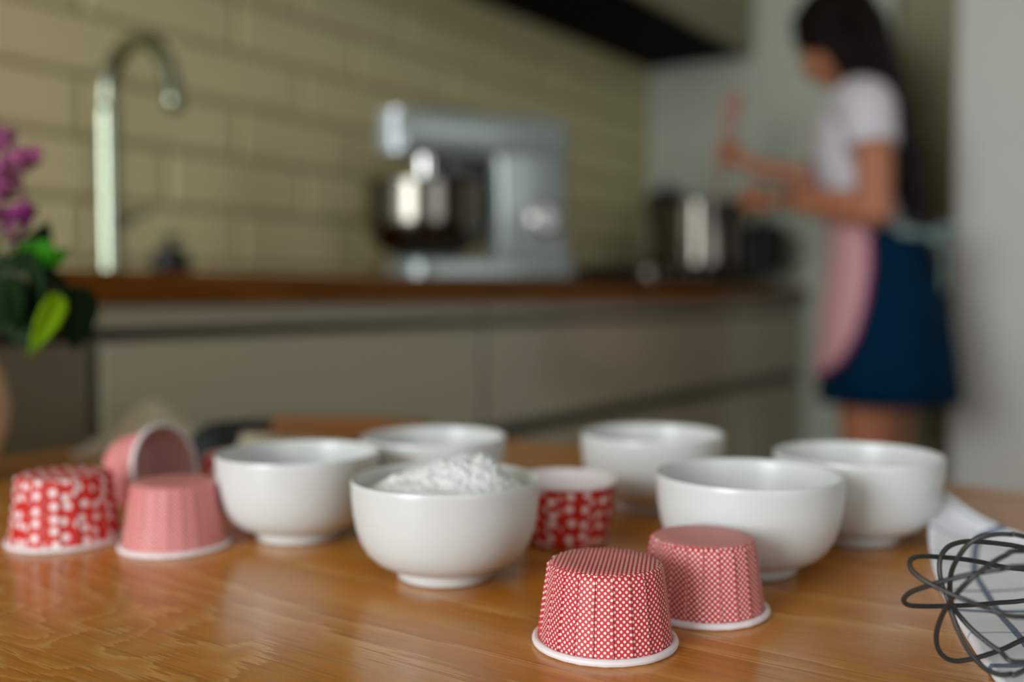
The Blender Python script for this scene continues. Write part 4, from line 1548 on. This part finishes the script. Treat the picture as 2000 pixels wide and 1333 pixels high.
b = new()
uvl = b.loops.layers.uv.new('UVMap')
zs = [1.28 - 0.012 * k for k in range(15)] + [1.10, 1.092, 1.085] + [1.07 - 0.02 * k for k in range(16)] + [.757, .745, .735, .726, .718, .714, .712]
fr, bkk, uvd = [], [], {}
NA = 40
for z in zs:
    ha = half_angle(z)
    r1, r2 = [], []
    for k in range(NA + 1):
        a = -ha + 2 * ha * k / NA
        v1 = b.verts.new(ap_pt(z, a, 0.0085)); v2 = b.verts.new(ap_pt(z, a, 0.0068))
        uvd[v1] = uvd[v2] = (a * 0.17, z)
        r1.append(v1); r2.append(v2)
    fr.append(r1); bkk.append(r2)
for i in range(len(zs) - 1):
    for k in range(NA):
        b.faces.new((fr[i][k], fr[i][k + 1], fr[i + 1][k + 1], fr[i + 1][k]))
        b.faces.new((bkk[i][k + 1], bkk[i][k], bkk[i + 1][k], bkk[i + 1][k + 1]))
    for k in (0, NA):
        b.faces.new((fr[i][k], fr[i + 1][k], bkk[i + 1][k], bkk[i][k]))
for i in (0, len(zs) - 1):
    for k in range(NA):
        b.faces.new((fr[i][k], fr[i][k + 1], bkk[i][k + 1], bkk[i][k]))
for f in b.faces:
    for lp in f.loops:
        lp[uvl].uv = uvd[lp.vert]
ap = obj('apron', b, M_GING, person, angle=120); ap.matrix_parent_inverse = pinv
b = new()
edge = [ap_pt(z, half_angle(z), .008) for z in zs if z <= 1.086] + [ap_pt(zs[-1], half_angle(zs[-1]) * (1 - 2 * k / 8), .008) for k in range(1, 8)] + [ap_pt(z, -half_angle(z), .008) for z in zs[::-1] if z <= 1.086]
tube(b, edge, 0.0052, 8)
o = obj('apron_trim', b, M_TRIM, ap, angle=120)
M_RIB = pm('pale_teal_ribbon', (150, 172, 166), 0.8)
b = new()
for s in (-1, 1):
    tube(b, smooth_path([ap_pt(1.075, s * math.radians(98), .010), ap_pt(1.07, s * math.radians(140), .010), ap_pt(1.065, s * math.radians(176), .012)], 14), .012, 8, False, 0.2, side=UP)
o = obj('waist_tie', b, M_RIB, ap, angle=120)
kn = ap_pt(1.065, PI, .016)
b = new()
ball(b, kn, .014, .011, .014, 12, 8)
for s in (-1, 1):
    tube(b, smooth_path([kn, kn + Vector((s * .035, -.030, .018)), kn + Vector((s * .075, -.040, .004)), kn + Vector((s * .05, -.030, -.022)), kn], 18), [.006, .013, .016, .013, .006], 8, False, 0.2, side=UP)
    tube(b, smooth_path([kn, kn + Vector((s * .02, -.03, -.05)), kn + Vector((s * .034, -.034, -.13))], 12), [.006, .012, .014], 8, False, 0.2, side=(1, 0, 0))
o = obj('bow', b, M_RIB, ap, angle=120)
b = new()
for s in (-1, 1):
    tube(b, smooth_path([ap_pt(1.275, s * math.radians(30), .010), B(s * .075, .150, 1.36), B(s * .062, .075, 1.448), B(s * .03, .022, 1.452)], 16), .010, 8, False, 0.2, side=(1, 0, 0))
o = obj('neck_strap', b, M_GING, ap, angle=120)
# wrist watch
wd = (WRL - ELB).normalized()
wc = WRL - wd * 0.022
b = new()
u_ = wd.orthogonal().normalized(); v_ = wd.cross(u_)
rings = []
for k in range(28):
    a = 2 * PI * k / 28
    dr = u_ * math.cos(a) + v_ * math.sin(a)
    rings.append([wc + dr * r_ + wd * w2 for r_, w2 in ((.0265, -.008), (.0290, -.008), (.0290, .008), (.0265, .008))])
rings.append(rings[0])
loft(b, rings, False, False)
bmesh.ops.remove_doubles(b, verts=b.verts[:], dist=1e-6)
o = obj('bracelet', b, M_STEEL, person, angle=40); o.matrix_parent_inverse = pinv
